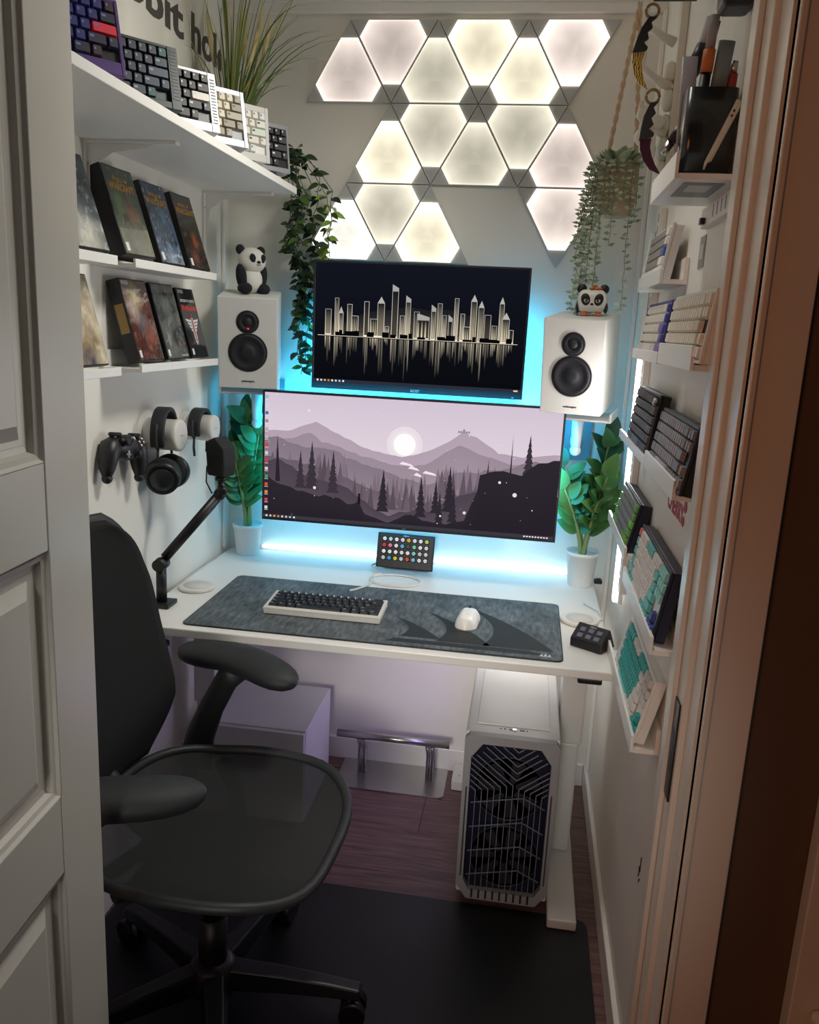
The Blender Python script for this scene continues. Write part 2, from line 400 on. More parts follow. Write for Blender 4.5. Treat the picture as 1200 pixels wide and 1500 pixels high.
def parse(row, pal):
    out = []
    for tok in row.split():
        rep = 1
        if '*' in tok: tok, rep = tok.split('*'); rep = int(rep)
        if tok[0] == '_': out.append((float(tok[1:]), None)); continue
        out += [(float(tok[:-1]), pal[tok[-1]])] * rep
    return out
L60 = ["1m 1a*12 2m", "1.5m 1a*12 1.5m", "1.75m 1a*11 2.25e", "2.25m 1a*10 2.75m", "1.25m*3 6.25s 1.25m*4"]
LHH = ["1m 1a*13 1x", "1.5m 1a*12 1.5m", "1.75m 1a*11 2.25e", "2.25m 1a*10 1.75m 1m", "_1.5 1m 1.5m 7s 1.5m 1x _1.5"]
L75 = ["1x 1a*4 1m*4 1a*4 1m _1 1k", "1m 1a*12 2m 1n", "1.5m 1a*12 1.5m 1n", "1.75m 1a*11 2.25e 1n", "2.25m 1a*10 1.75m 1p 1n", "1.25m*3 6.25s 1m*3 1p*3"]
LTK = ["1x _.5 1a*4 _.5 1m*4 _.5 1a*4 _.5 1n*3", "1m 1a*12 2m _.5 1n*3", "1.5m 1a*12 1.5m _.5 1n*3", "1.75m 1a*11 2.25e", "2.25m 1a*10 2.75m _1.5 1p", "1.25m*3 6.25s 1.25m*4 _.5 1p*3"]
L65 = ["1x 1a*12 2m 1n", "1.5m 1a*12 1.5m 1n", "1.75m 1a*11 2.25e 1n", "2.25m 1a*10 1.75m 1p 1n", "1.25m*3 6.25s 1m*3 1p*3"]
LT5 = ["1m 1a*12 2m _.25 1n*2", "1.5m 1a*12 1.5m _.25 1n*2", "1.75m 1a*11 2.25e", "2.25m 1a*10 2.75m _.75 1p", "1.25m*3 6.25s 1.25m*4 _.25 1p*2"]
def keyboard(label, group, O, yaw, tilt, rows, pal, casem, mg=(.006, .006, .006, .006), thick=.026, leg=None, rim=.006, plate=None, vents=False, r=.005, acc=None, flat=False):
    width = max(sum(w_ for w_, _ in parse(q, pal)) for q in rows) * U; ml, mr, mb_, mt = mg
    L = width + ml + mr; Hh = len(rows) * U + mb_ + mt
    t = thing('keyboard', label, 'keyboard', group=group, matrix=frame(O, yaw, tilt))
    c = MB(); c.prism(rrect(-L, 0, 0, Hh, r, 3), -thick, 0)
    c.build('case', casem, t, bevel=.0015, seg=1)
    c = MB(); a, b2, hz = 0.0, Hh, rim
    c.box(-L, -L + ml, 0, Hh, .0001, hz); c.box(-mr, 0, 0, Hh, .0001, hz); c.box(-L + ml, -mr, 0, mb_, .0001, hz); c.box(-L + ml, -mr, Hh - mt, Hh, .0001, hz)
    c.build('bezel', casem, t, bevel=.001, seg=1)
    if plate: MB().box(-L + ml + .0002, -mr - .0002, mb_ + .0002, Hh - mt - .0002, .0001, .001).build('plate', plate, t)
    if vents:
        for q in range(15): MB().box(-mr + .004, -.0035, .018 + q * .0062, .0208 + q * .0062, hz, hz + .0006).build('vent', BLACK, t)
    for ri, row in enumerate(rows):
        x = -L + ml; y = Hh - mt - (ri + .5) * U
        for w_, code in parse(row, pal):
            if code == 'knob':
                MB().lathe([(.008, 0), (.008, .012), (.007, .014), (.0, .0145)], (x + U / 2, y, .001), (0, 0, 1), 20).build('knob', CHROME, t)
            elif code == 'block' or code is None: pass
            else:
                o = bpy.data.objects.new('keycap', keycap(w_, code, leg)); COL.objects.link(o); o.parent = t; o.location = (x + w_ * U / 2, y, .0022)
            x += w_ * U
    return t, L, Hh
GT = 'keyboards displayed on the top shelf'
ALU = mat('grey_alu', '9a9ca2', .35, metal=.3); DGA = mat('dark_green_case', '27302f', .4, metal=.2); PUR = mat('purple_case', '5d4880', .35, metal=.3)
SILV = mat('silver_case', 'a9abae', .35, metal=.2); CREAM = mat('cream_case', 'c9c7c4', .4)
ZS = 1.8035
top = [
 ('purple cased keyboard with navy caps and red enter key, nearest on the top shelf', (.250, -1.137), dict(a='2a2f6e', m='23263c', e='d8283f', s='2a2f6e', x='3a2630'), PUR, '6a70c0', dict(mg=(.006, .006, .022, .007), plate=BLACK, rim=.007)),
 ('dark green cased keyboard with slotted side vents, second from the door', (.253, -.925), dict(a='1f2836', m='2b3547', e='354257', s='26303e', x='1d4a4c'), DGA, '8a93a0', dict(mg=(.020, .020, .013, .006), vents=True, rim=.009)),
 ('silver vented keyboard with black caps and one white enter key', (.261, -.749), dict(a='17181c', m='1c1d21', e='d9d5cb', s='17181c', x='1c1d21'), SILV, 'c8c8cc', dict(mg=(.018, .018, .018, .007), vents=True, rim=.006, plate=BLACK)),
 ('grey keyboard with beige caps leaning between silver and white keyboards', (.272, -.605), dict(a='cfc8b4', m='8e8675', e='a59c88', s='cfc8b4', x='9a9285'), ALU, '55504a', dict(mg=(.010, .010, .016, .012), plate=GREY)),
 ('white keyboard with white caps and a green enter legend', (.268, -.438), dict(a='e4e0d8', m='dfdad2', e='cfd9cc', s='e4e0d8', x='d8dcda'), CREAM, '3b3b3d', dict(mg=(.010, .010, .018, .014), plate=WPLAS, r=.012)),
 ('small grey keyboard with charcoal caps beside the trailing ivy', (.280, -.304), dict(a='2d2e33', m='3a3b41', e='34353b', s='2d2e33', x='2d2e33'), ALU, 'e6e6e6', dict(mg=(.006, .006, .012, .012), plate=BLACK)),
]
for i, (lb, (x, y), pal, cm, leg, kw) in enumerate(top):
    t, L, Hh = keyboard(lb, GT, (x, y, ZS + .0105), 50, [15, 12, 12, 12, 6, 9][i], LHH, pal, cm, leg=leg, thick=.026, **kw)
    for q in (-L + .06, -.05): MB().box(q - .008, q + .008, -.0045, .0, -.035, .004).build('rubber_foot', BLACK, t)
# ------- top shelf
t = thing('wall_shelf', 'deep white shelf high on the left wall carrying keyboards and plants', 'shelf', (0, 0, 0))
MB().box(.0008, .262, -1.38, -.17, 1.785, 1.803).build('shelf_board', WHITE, t, bevel=.0015)
for y in (-.83, -.205):
    bk = bpy.data.objects.new('bracket', None); 
    m_ = MB(); m_.box(.0008, .007, y, y + .022, 1.60, 1.7848); m_.box(.007, .20, y, y + .022, 1.778, 1.7848)
    pts = [(.007, 1.778), (.15, 1.778), (.135, 1.772), (.06, 1.762), (.02, 1.735), (.010, 1.66), (.007, 1.62)]
    a = [m_.vert((px, y + .0095, pz)) for px, pz in pts]; b_ = [m_.vert((px, y + .0125, pz)) for px, pz in pts]; m_.bridge(a, b_, False); m_.face(a); m_.face(b_[::-1])
    m_.build('bracket', WHITE, t)
    MB().cyl((.007, y + .005, 1.74), (.0085, y + .005, 1.74), .003, n=10).build('screw', CHROME, t)
# ------- wall lettering on the left wall
t = thing('wall_lettering', 'dark grey words rabbit hole lettered on the left wall above the shelf', 'lettering', matrix=frame((.0006, -.85, 2.128), 90, 0))
LET = mat('letter_grey', '4f4a48', .6)
def letters(word, y0, y1, size):
    o = text(word, size, LET, t, T(0, 0, 0), .0006, bold=.0032, name='letter'); bb = [v.co.x for v in o.data.vertices]; w0 = max(bb) - min(bb); bpy.data.objects.remove(o)
    k_ = (y1 - y0) / w0; x = y0 + .85
    for ch in word:
        o = text(ch, size, LET, t, T(x, 0, 0), .0006, bold=.0032, name='letter', sx=k_)
        cu = bpy.data.curves.new('x', 'FONT'); cu.body = ch + 'l'; cu.size = size; tt = bpy.data.objects.new('x', cu); COL.objects.link(tt)
        me = bpy.data.meshes.new_from_object(tt.evaluated_get(bpy.context.evaluated_depsgraph_get())); xm = max(v.co.x for v in me.vertices); bpy.data.objects.remove(tt)
        cu2 = bpy.data.curves.new('x', 'FONT'); cu2.body = 'l'; cu2.size = size; tt = bpy.data.objects.new('x', cu2); COL.objects.link(tt)
        me2 = bpy.data.meshes.new_from_object(tt.evaluated_get(bpy.context.evaluated_depsgraph_get())); xl = max(v.co.x for v in me2.vertices); bpy.data.objects.remove(tt)
        x += (xm - xl) * k_
letters('rabbit', -.80, -.325, .118); letters('hole', -.272, -.022, .118)

# ------- right ledges: (near y, far y, floor z, lip top)
LX = 1.172
def ledge(label, y0, y1, zb, zt, zbk=.045):
    t = thing('picture_ledge', label, 'ledge', (0, 0, 0), group='narrow white picture ledges on the right wall')
    MB().box(LX, LX + .006, y0, y1, zb, zt).build('lip', WHITE, t, bevel=.001)
    MB().box(LX + .0062, XR - .0008, y0, y1, zb, zb + .009).build('base', WHITE, t)
    MB().box(XR - .009, XR - .0008, y0, y1, zb + .0092, zb + zbk).build('back_rail', WHITE, t)
ledge('topmost narrow white ledge on the right wall, holding one white and blue keyboard', -.815, -.47, 1.548, 1.577, .05)
ledge('narrow ledge under the blue and white keyboard on the right wall', -.895, -.50, 1.398, 1.420, .03)
ledge('wide lipped ledge under the all white keyboard next to the door jamb', -1.235, -.905, 1.400, 1.437, .03)
ledge('far ledge under the dark keyboard with a knob', -.872, -.40, 1.200, 1.220, .03)
ledge('near ledge under the light grey capped dark keyboard', -1.215, -.875, 1.200, 1.232, .03)
ledge('far ledge under the green and grey keyboard', -.735, -.34, .972, .998, .03)
ledge('near ledge under the turquoise and navy keyboard', -1.175, -.745, .928, .960, .03)
ledge('lowest ledge, under the teal and white keyboard beside the desk', -1.10, -.62, .708, .742, .05)
GR = 'keyboards displayed on the right wall ledges'
def rk(lb, ynear, zb, tilt, rows, pal, cm, leg, xo=1.182, **kw):
    th = kw.get('thick', .026)
    return keyboard(lb, GR, (xo, ynear, zb + .0095 + th * sin(radians(tilt))), -90, tilt, rows, pal, cm, leg=leg, **kw)
LG = mat('light_grey_case', 'c4c2c2', .4)
rk('white keyboard with grey caps and a blue enter key on the topmost right ledge', -.775, 1.548, 9, L60, dict(a='8f8c88', m='e2dfda', e='1f5cae', s='d9d6d0', x='b4b0aa'), LG, None, thick=.016, plate=DARK)
rk('purple cased keyboard with white caps and a blue top row', -.885, 1.398, 8, L65, dict(a='e0dcd2', m='d7d1ca', e='7d66b8', s='ddd8cf', x='2a55b0', n='3a57b4', p='8a78c0'), mat('violet_case', '3b2a78', .4), None, thick=.014, plate=BLACK)
rk('white keyboard with a mint space bar next to the door jamb', -1.275, 1.400, 7, LT5, dict(a='e6e2d6', m='dedacb', e='cfc9b8', s='a5d6cf', n='dedacb', p='e6e2d6'), WPLAS, None, thick=.012, plate=DARK)
rk('black keyboard with a metal knob on the right wall', -.855, 1.200, 8, L75, dict(a='3c3c41', m='2d2d31', e='34343a', s='404046', x='26262a', k='knob', n='4a4a4f', p='2d2d31'), BLACK, None, thick=.016, plate=BLACK)
rk('dark keyboard with grey caps nearest the door jamb, second from the top', -1.245, 1.200, 10, LT5, dict(a='8c8c90', m='6e6e73', e='7b7b80', s='a6a6aa', n='6e6e73', p='7d7d82'), BLACK, None, thick=.016, plate=BLACK)
rk('thick navy keyboard with green edge keys and grey caps', -.715, .972, 12, L60, dict(a='77787f', m='5e9a3a', e='6bbf3c', s='6d6f76', x='b04040'), NAVY, 'c5c7cc', thick=.022, plate=BLACK)
rk('navy keyboard with turquoise, white and blue caps', -1.15, .928, 10, LTK, dict(a='d8d2cc', m='5fb4b0', e='6cc0bb', s='d8d2cc', x='d06a72', n='8cc8c2', p='2b3f93'), NAVY, None, thick=.018, plate=WPLAS)
rk('white keyboard with teal alphas and teal arrow keys on the lowest ledge', -1.09, .708, 13, LTK, dict(a='2fa7a2', m='dcdad6', e='dcdad6', s='7cd6d6', x='dcdad6', n='c9c6c2', p='1f9c99'), WPLAS, None, thick=.016, plate=WPLAS)
# desk keyboard
keyboard('white cased compact keyboard with black caps lying on the desk mat', None, (.617, -.600, ZD + .016), 0, 86, L60, dict(a='15171d', m='181a20', e='15171d', s='15171d'), mat('keyboard_white', 'd6d4cf', .4), leg='9aa0a8', thick=.011, plate=BLACK, mg=(.008, .008, .014, .008), rim=.006)

# ================================================================== MONITORS
GLASS = mat('screen_black', '08090d', .25)
def scr(name, s=1.0): return emit(name, 'ffffff', s, True, 'FRONT')
class Art:
    """flat picture on a screen: x 0..w, y 0..h (metres) in a plane facing -y"""
    def __init__(s): s.m = MB(); s.k = 0
    def poly(s, pts, cols):
        s.k += 1; y = -.00004 * s.k
        if not isinstance(cols, list): cols = [cols] * len(pts)
        s.m.poly([(p[0], y, p[1]) for p in pts], cols)
    def rect(s, x0, x1, z0, z1, c0, c1=None):
        c1 = c1 or c0; s.poly([(x0, z0), (x1, z0), (x1, z1), (x0, z1)], [c0, c0, c1, c1])
    def layer(s, prof, z0, ctop, cbot):
        s.k += 1; y = -.00004 * s.k
        for (xa, za), (xb, zb) in zip(prof, prof[1:]):
            s.m.poly([(xa, y, z0), (xb, y, z0), (xb, y, zb), (xa, y, za)], [cbot, cbot, ctop, ctop])
    def disc(s, x, z, r, c, n=14): s.poly([(x + r * cos(2 * pi * i / n), z + r * sin(2 * pi * i / n)) for i in range(n)], c)

def monitor(label, x0, x1, z0, z1, y, bez, chin, arm):
    t = thing('monitor', label, 'monitor', (x0, y, z0))
    w_, h_ = x1 - x0, z1 - z0
    f = MB(); f.box(0, w_, .0006, .022, 0, h_); hs_ = f.build('housing', BLACK, t, bevel=.003)
    f = MB(); f.box(w_ * .2, w_ * .8, .0222, .05, h_ * .2, h_ * .8); f.build('rear_cover', BLACK, hs_, bevel=.01)
    f = MB(); f.box(0, bez, -.002, .0004, 0, h_); f.box(w_ - bez, w_, -.002, .0004, 0, h_); f.box(bez, w_ - bez, -.002, .0004, 0, chin); f.box(bez, w_ - bez, -.002, .0004, h_ - bez, h_)
    f.build('bezel', DARK, t, bevel=.0008, seg=1)
    MB().box(w_ / 2 - .05, w_ / 2 + .05, .0502, -y - .001, h_ * .5 - .05, h_ * .5 + .05).build('wall_mount', BLACK, t)
    return t, w_ - 2 * bez, h_ - bez - chin
LC = lin('e8eaee')
def icons(a, x, z, n, dx, s_, cols):
    for i in range(n): a.rect(x + i * dx, x + i * dx + s_, z, z + s_, lin(cols[i % len(cols)]))
# upper monitor: glowing skyline
t, w_, h_ = monitor('smaller upper monitor showing a glowing black and white city skyline', .302, .922, 1.254, 1.618, -.12, .006, .020, 1)
a = Art(); a.rect(0, w_, 0, h_, lin('0a0b10'), lin('13151f'))
hz = h_ * .40; r_ = random.Random(3)
gl = [(i / 24, .05 + .10 * sin(pi * i / 24)) for i in range(25)]
for lv in range(5):
    hh = .085 * (1 - lv * .19)
    c = mixc(lin('13151f'), lin('6a655a'), (lv + 1) / 5)
    a.layer([(w_ * (.05 + .9 * q), hz + hh * (.35 + .65 * sin(pi * q)) * (.8 + .3 * noise2(q * 9, 1))) for q in [i / 40 for i in range(41)]], hz, mixc(lin('10121a'), c, .25), c)
B_L = [(.02, .030, .115), (.065, .020, .165), (.085, .022, .10), (.125, .024, .14), (.145, .034, .09), (.205, .024, .155), (.235, .036, .08), (.268, .034, .15), (.305, .020, .05), (.335, .030, .205), (.375, .022, .10), (.40, .024, .16), (.44, .026, .12), (.455, .058, .085), (.52, .022, .125), (.548, .022, .16), (.572, .020, .11), (.60, .02, .085), (.625, .020, .185), (.655, .02, .12), (.67, .032, .065), (.70, .028, .175), (.735, .026, .15), (.765, .03, .12), (.80, .024, .075), (.83, .022, .17), (.845, .034, .105), (.88, .02, .06)]
for (x, bw, bh) in B_L:
    X0 = w_ * (.03 + x * 1.02); X1 = X0 + bw * w_ * 1.1 if False else X0 + bw * .62
    top = hz + bh * .64; e = .0016; br = .55 + .45 * r_.random()
    cb, ct = lin('fff3da'), tuple(v * .8 for v in lin('e9e6df'))
    a.rect(X0, X1, hz, top, tuple(v * br * 1.3 for v in cb), tuple(v * br * .75 for v in ct))
    sty = r_.random()
    if sty < .25: a.poly([(X0, top), (X1, top), ((X0 + X1) / 2, top + .018)], tuple(v * .7 for v in ct))
    elif sty < .4: a.poly([(X0, top), (X1, top), (X1, top + .008), (X0, top + .018)], tuple(v * .6 for v in ct))
    a.rect(X0 + e, X1 - e, hz + .004, top - e, lin('8d8471') if r_.random() < .5 else lin('4b463e'), lin('16171d'))
    if r_.random() < .6:
        nx = 3
        for q in range(nx):
            xx = X0 + e * 1.6 + q * (X1 - X0 - 3 * e) / nx
            a.rect(xx, xx + (X1 - X0) / 9, hz + .005, top - e * 2, lin('f2e2c2'), lin('3c3a37'))
    # reflection
    rl = bh * (.35 + .5 * r_.random())
    for q in range(3):
        xx = X0 + q * (X1 - X0) / 3; a.rect(xx, xx + (X1 - X0) / 4.5, hz - .006 - rl * (.4 + .6 * r_.random()), hz - .004, lin('0c0d12'), lin(r_.choice(['b9ae98', '6f695e', '8f8778'])))
for q in range(26):
    xx = w_ * (.04 + .9 * r_.random()); ww = .008 + .02 * r_.random(); a.rect(xx, xx + ww, hz, hz + .005 + .012 * r_.random(), lin('07080b'))
a.rect(w_ * .02, w_ * .97, hz - .0018, hz - .0006, lin('f4ead2')); a.rect(w_ * .03, w_ * .95, hz - .004, hz - .0018, lin('15161b'))
a.rect(0, w_, 0, .009, lin('2c2f3b')); icons(a, .012, .0022, 8, .011, .0052, ['f1f1f1', 'dddddd', 'f0b43c', 'e9883a', 'e8e8e8', 'dddddd', 'b9d2f0', 'eeeeee'])
a.rect(w_ - .02, w_ - .008, .0025, .0065, lin('f2d9a8'))
o = a.m.build('screen', scr('skyline_screen', 1.0), t, colattr=True, loc=(.006, .0003, .020))
text('acer', .016, mat('logo_grey', '9a9ca4', .4), t, Matrix.Translation((.31, -.0025, .004)) @ Matrix.Rotation(pi / 2, 4, 'X'), .0002, .0003, 'brand_lettering', 'CENTER')
MB().box(.59, .595, -.0026, -.002, .004, .006).build('power_light', emit('blue_led', '2f7dff', 4), t)

# lower monitor: misty mountain forest
t, w_, h_ = monitor('wide lower monitor showing a misty pink mountain and pine forest', .180, 1.047, .862, 1.246, -.20, .006, .012, 1)
a = Art(); n = 12
skyT, skyB = lin('d2c4d3'), lin('e6d8e0')
a.rect(0, w_, h_ * .4, h_, skyB, skyT); a.rect(0, w_, 0, h_ * .4, skyB)
r_ = random.Random(11)
for rr, al in ((.052, .15), (.040, .3)): a.disc(w_ * .485, h_ * .655, rr, mixc(skyB, lin('fffafc'), al), 24)
a.disc(w_ * .485, h_ * .655, .032, lin('fffdfd'), 28)
def ridge(pts, amp, seed, n=90):
    out = []
    for i in range(n + 1):
        x = i / n
        for (xa, za), (xb, zb) in zip(pts, pts[1:]):
            if xa <= x <= xb: z = za + (zb - za) * (x - xa) / (xb - xa); break
        out.append((x * w_, h_ * (z + amp * (fbm(x * 14, seed, seed) - .5) + amp * .5 * (noise2(x * 50, seed) - .5))))
    return out
a.layer(ridge([(0, .70), (.08, .70), (.18, .79), (.26, .70), (.36, .60), (.47, .56), (.52, .58), (.62, .68), (.68, .78), (.74, .73), (.80, .64), (.88, .62), (1, .66)], .02, 1), 0, lin('b3a0b0'), lin('c3b3c0'))
for i in range(5): a.rect(w_ * (.662 + i * .008), w_ * (.668 + i * .008), h_ * .775, h_ * (.79 + .015 * (i == 2)), lin('8d7f8d'))
a.layer(ridge([(0, .62), (.1, .64), (.16, .70), (.2, .64), (.33, .55), (.45, .48), (.55, .50), (.63, .62), (.67, .68), (.76, .60), (.85, .55), (1, .60)], .03, 2), 0, lin('9b8b98'), lin('af9fab'))
a.layer(ridge([(0, .66), (.06, .64), (.12, .60), (.22, .58), (.3, .50), (.42, .42), (.5, .36), (.58, .36), (.66, .46), (.78, .50), (.88, .55), (1, .60)], .06, 3), 0, lin('857683'), lin('9c8d98'))
for x, z, ww in ((.47, .50, .05), (.50, .47, .04), (.55, .44, .05), (.52, .42, .03)): a.poly([(w_ * x, h_ * z), (w_ * (x + ww), h_ * (z - .015)), (w_ * (x + ww * .8), h_ * (z + .004)), (w_ * (x + .01), h_ * (z + .02))], lin('f2e6ec'))
def pine(x, z, hh, c, sp=.2):
    x *= w_; z *= h_; hh *= h_; k_ = 7; pts = []
    Lp, Rp = [(x, z + hh)], []
    for i in range(1, k_ + 1):
        q = i / k_; zz = z + hh * (1 - q); half = hh * sp * q * .9
        Lp += [(x - half, zz - hh * .02), (x - half * .45, zz + hh * .01)]; Rp += [(x + half, zz - hh * .02), (x + half * .45, zz + hh * .01)]
    for (p0, p1) in zip(Lp, Lp[1:]): a.poly([(x, p0[1]), p0, p1, (x, p1[1])], c)
    R2_ = [(x, z + hh)] + Rp
    for (p0, p1) in zip(R2_, R2_[1:]): a.poly([(x, p0[1]), (x, p1[1]), p1, p0], c)
    a.k -= 0
kk = a.k
def cheap(x, z, hh, c, sp=.17): a.poly([(w_ * x - hh * h_ * sp, h_ * z), (w_ * x + hh * h_ * sp, h_ * z), (w_ * x, h_ * (z + hh))], c)
for i in range(70): 
    x = r_.random(); base_z = .40 if x < .3 else (.28 if x < .6 else .38); cheap(x, base_z - .05, .12 + .1 * r_.random(), mixc(lin('857683'), lin('73656f'), r_.random()), .13)
a.layer(ridge([(0, .50), (.1, .46), (.2, .42), (.33, .32), (.45, .24), (.56, .20), (.68, .30), (.8, .40), (1, .5)], .05, 4), 0, lin('6b5d69'), lin('7d6f7a'))
for i in range(60):
    x = r_.random(); base_z = .36 if x < .3 else (.18 if x < .6 else .30); cheap(x, base_z - .05, .13 + .12 * r_.random(), mixc(lin('6b5d69'), lin('574b56'), r_.random()), .14)
a.layer(ridge([(0, .46), (.05, .48), (.1, .44), (.14, .36), (.22, .34), (.3, .26), (.38, .14), (.44, .09), (.52, .14), (.58, .12), (.64, .22), (.7, .3), (1, .5)], .05, 5), 0, lin('4d434e'), lin('5a4f5a'))
for x, z, hh in ((.13, .26, .30), (.17, .26, .38), (.245, .24, .34), (.42, .12, .34), (.55, .10, .32), (.645, .16, .36), (.6, .14, .26), (.90, .50, .30), (.615, .05, .26), (.66, .08, .28)):
    pine(x, z, hh, lin('3b343d') if z > .2 else lin('302a33'), .17)
a.layer(ridge([(0, .34), (.04, .30), (.12, .24), (.2, .20), (.27, .20), (.3, .15), (.34, .17), (.36, .08), (.44, .04), (.52, .12), (.56, .07), (.62, .05), (.7, .10), (.74, .36), (.742, .48), (.80, .50), (.82, .52), (.88, .49), (.93, .58), (1, .62)], .03, 6, 160), 0, lin('2d2730'), lin('262129'))
a.poly([(w_ * .045, h_ * .3), (w_ * .062, h_ * .3), (w_ * .052, h_ * .68)], lin('2a242c')); a.poly([(w_ * .84, h_ * .45), (w_ * .846, h_ * .45), (w_ * .844, h_ * .80)], lin('2d2730')); a.poly([(w_ * .765, h_ * .44), (w_ * .772, h_ * .44), (w_ * .770, h_ * .60)], lin('2d2730'))
a.poly([(w_ * .335, h_ * .165), (w_ * .345, h_ * .165), (w_ * .344, h_ * .23), (w_ * .336, h_ * .23)], lin('1d1920')); a.disc(w_ * .34, h_ * .24, .004, lin('1d1920'), 8)
for i in range(60): a.disc(w_ * r_.random(), h_ * r_.random(), .0007 + .0012 * r_.random() ** 3, lin('efe6ee'), 6)
for x, z, q in ((.185, .27, .0045), (.862, .33, .0062), (.70, .16, .0045), (.16, .88, .004), (.62, .12, .003), (.81, .42, .004)): a.disc(w_ * x, h_ * z, q, lin('e8dfe8'), 12)
ic = ['9fb6d8', 'c8d4ea', '3a6bb5', '8d8d99', 'b9a9b4', 'c0b2bc', 'd43d33', 'cfcfcf', 'e03444', 'd9cfc8', '3aa655', 'e0532f', 'd98c4a', 'd4435a', 'cfd6dd']
for i, c in enumerate(ic): a.rect(.008, .017, h_ - .016 - i * .0232, h_ - .007 - i * .0232, lin(c)); a.rect(.007, .018, h_ - .0195 - i * .0232, h_ - .0182 - i * .0232, lin('e6dde6'))
a.rect(0, w_, 0, .010, lin('3c3842')); icons(a, .012, .0028, 8, .012, .005, ['f1f1f1', 'dddddd', 'f0b43c', 'e9883a', 'e8e8e8', 'dddddd', 'b9d2f0', 'eeeeee'])
for i in range(9): a.rect(w_ - .085 + i * .008, w_ - .080 + i * .008, .003, .0068, lin('e9e6ea'))
a.m.build('screen', scr('forest_screen', 1.0), t, colattr=True, loc=(.006, .0003, .012))
text('LG', .009, mat('logo_grey', '9a9ca4', .4), t, Matrix.Translation((.43, -.0025, .003)) @ Matrix.Rotation(pi / 2, 4, 'X'), .0002, .0002, 'brand_lettering', 'CENTER')

# ------- LED strips
LEDW = emit('led_white', 'd8f3ff', 3.2); LEDC = emit('led_cyan', '12b4ff', 3.0)
CY = (0.03, .55, 1.0)
t = tag(thing('led_strip', 'bright white light strip along the back edge of the desk', 'light strip', (.12, -.004, ZD + .012)), 'bright white light strip along the back edge of the desk', 'light strip')
MB().box(0, 1.0, -.010, 0.002, -.004, .004).build('diffuser', LEDW, t, bevel=.002)
area('strip_light', (.5, -.022, .012), (radians(90 + 30), 0, 0), .95, .012, .12, (.35, .78, 1.0), t)
t = thing('led_strip', 'white light strip under the back of the desk above the computer tower', 'light strip', (.86, -.09, ZD - .030))
MB().box(0, .22, -.006, .006, 0, .006).build('diffuser', LEDW, t)
area('strip_light', (.11, -.10, -.004), (0, 0, 0), .20, .12, .42, (1.0, .95, .92), t)
t = thing('led_strip', 'cyan light strip glowing behind the lower monitor', 'light strip', (.26, -.176, .87), group=None)
MB().box(0, .70, 0, .005, 0, .008).build('diffuser', LEDC, t)
area('strip_light', (.35, .012, .004), (radians(90), 0, 0), .72, .02, .5, CY, t)
area('strip_light', (.35, .012, .36), (radians(90), 0, 0), .72, .02, .8, CY, t)
area('strip_light', (-.055, .012, .2), (radians(90), 0, 0), .02, .3, 1.0, CY, t)
area('strip_light', (.765, .012, .2), (radians(90), 0, 0), .02, .3, 1.0, CY, t)
MB().box(0, .70, 0, .005, .355, .363).build('diffuser', LEDC, t)
t = thing('led_strip', 'cyan light strip glowing under the upper monitor', 'light strip', (.34, -.096, 1.262))
MB().box(0, .54, 0, .005, 0, .008).build('diffuser', LEDC, t); area('strip_light', (.27, .012, -.002), (radians(90), 0, 0), .54, .02, .9, CY, t)
for x_ in (-.055, .595): MB().box(x_ - .003, x_ + .003, 0.014, .020, .0, .24).build('diffuser', LEDC, t) if False else area('strip_light', (x_ + (.03 if x_ < 0 else -.03), .012, .10), (radians(90), 0, 0), .02, .22, .55, CY, t)

# ================================================================== SPEAKERS
def speaker(lb, x, y, z, yaw, pitch, led):
    t = thing('bookshelf_speaker', lb, 'speaker', (x, y, z), (radians(pitch), 0, radians(yaw)))
    w_, h_, d_ = .164, .252, .19
    SPK = mat('speaker_white', 'd9d9d6', .5, bump=.1, bscale=500)
    MB().box(-w_ / 2, w_ / 2, 0, d_, 0, h_).build('cabinet', SPK, t, bevel=.002)
    CONE = mat('speaker_cone', '1a1b22', .6, bump=.2, bscale=600)
    def driver(nm, z_, r):
        ring_ = MB().lathe([(r + .003, 0), (r + .002, .0012), (r, .0015), (r, .0002)], (0, -.0002, z_), (0, -1, 0), 40).build(nm + '_ring', mat('driver_ring', '3a3b42', .4), t)
        MB().lathe([(r - .001, .0004), (r - .003, .004), (r - .009, .0048), (r - .014, .0014), (r * .42, .0008), (r * .36, .0035), (r * .2, .006), (.0, .0068)], (0, -.0002, z_), (0, -1, 0), 40).build(nm, CONE, ring_)
    driver('tweeter', h_ - .066, .029); driver('woofer', .102, .052)
    text('audioengine', .0075, BLACK, t, Matrix.Translation((0, -.0003, .018)) @ Matrix.Rotation(pi / 2, 4, 'X'), .0002, .0002, 'brand_lettering', 'CENTER')
    if led: MB().lathe([(.0016, .007), (.0014, .009), (0, .0095)], (.002, 0, h_ - .083), (0, -1, 0), 10).build('status_light', emit('red_led', 'ff2030', 6), t)
    return t
speaker('white bookshelf speaker on the left with a plush panda on top', .147, -.235, 1.250, 14, 8, True)
speaker('white bookshelf speaker on the right with a panda figure on top', 1.052, -.252, 1.234, -16, 7, False)
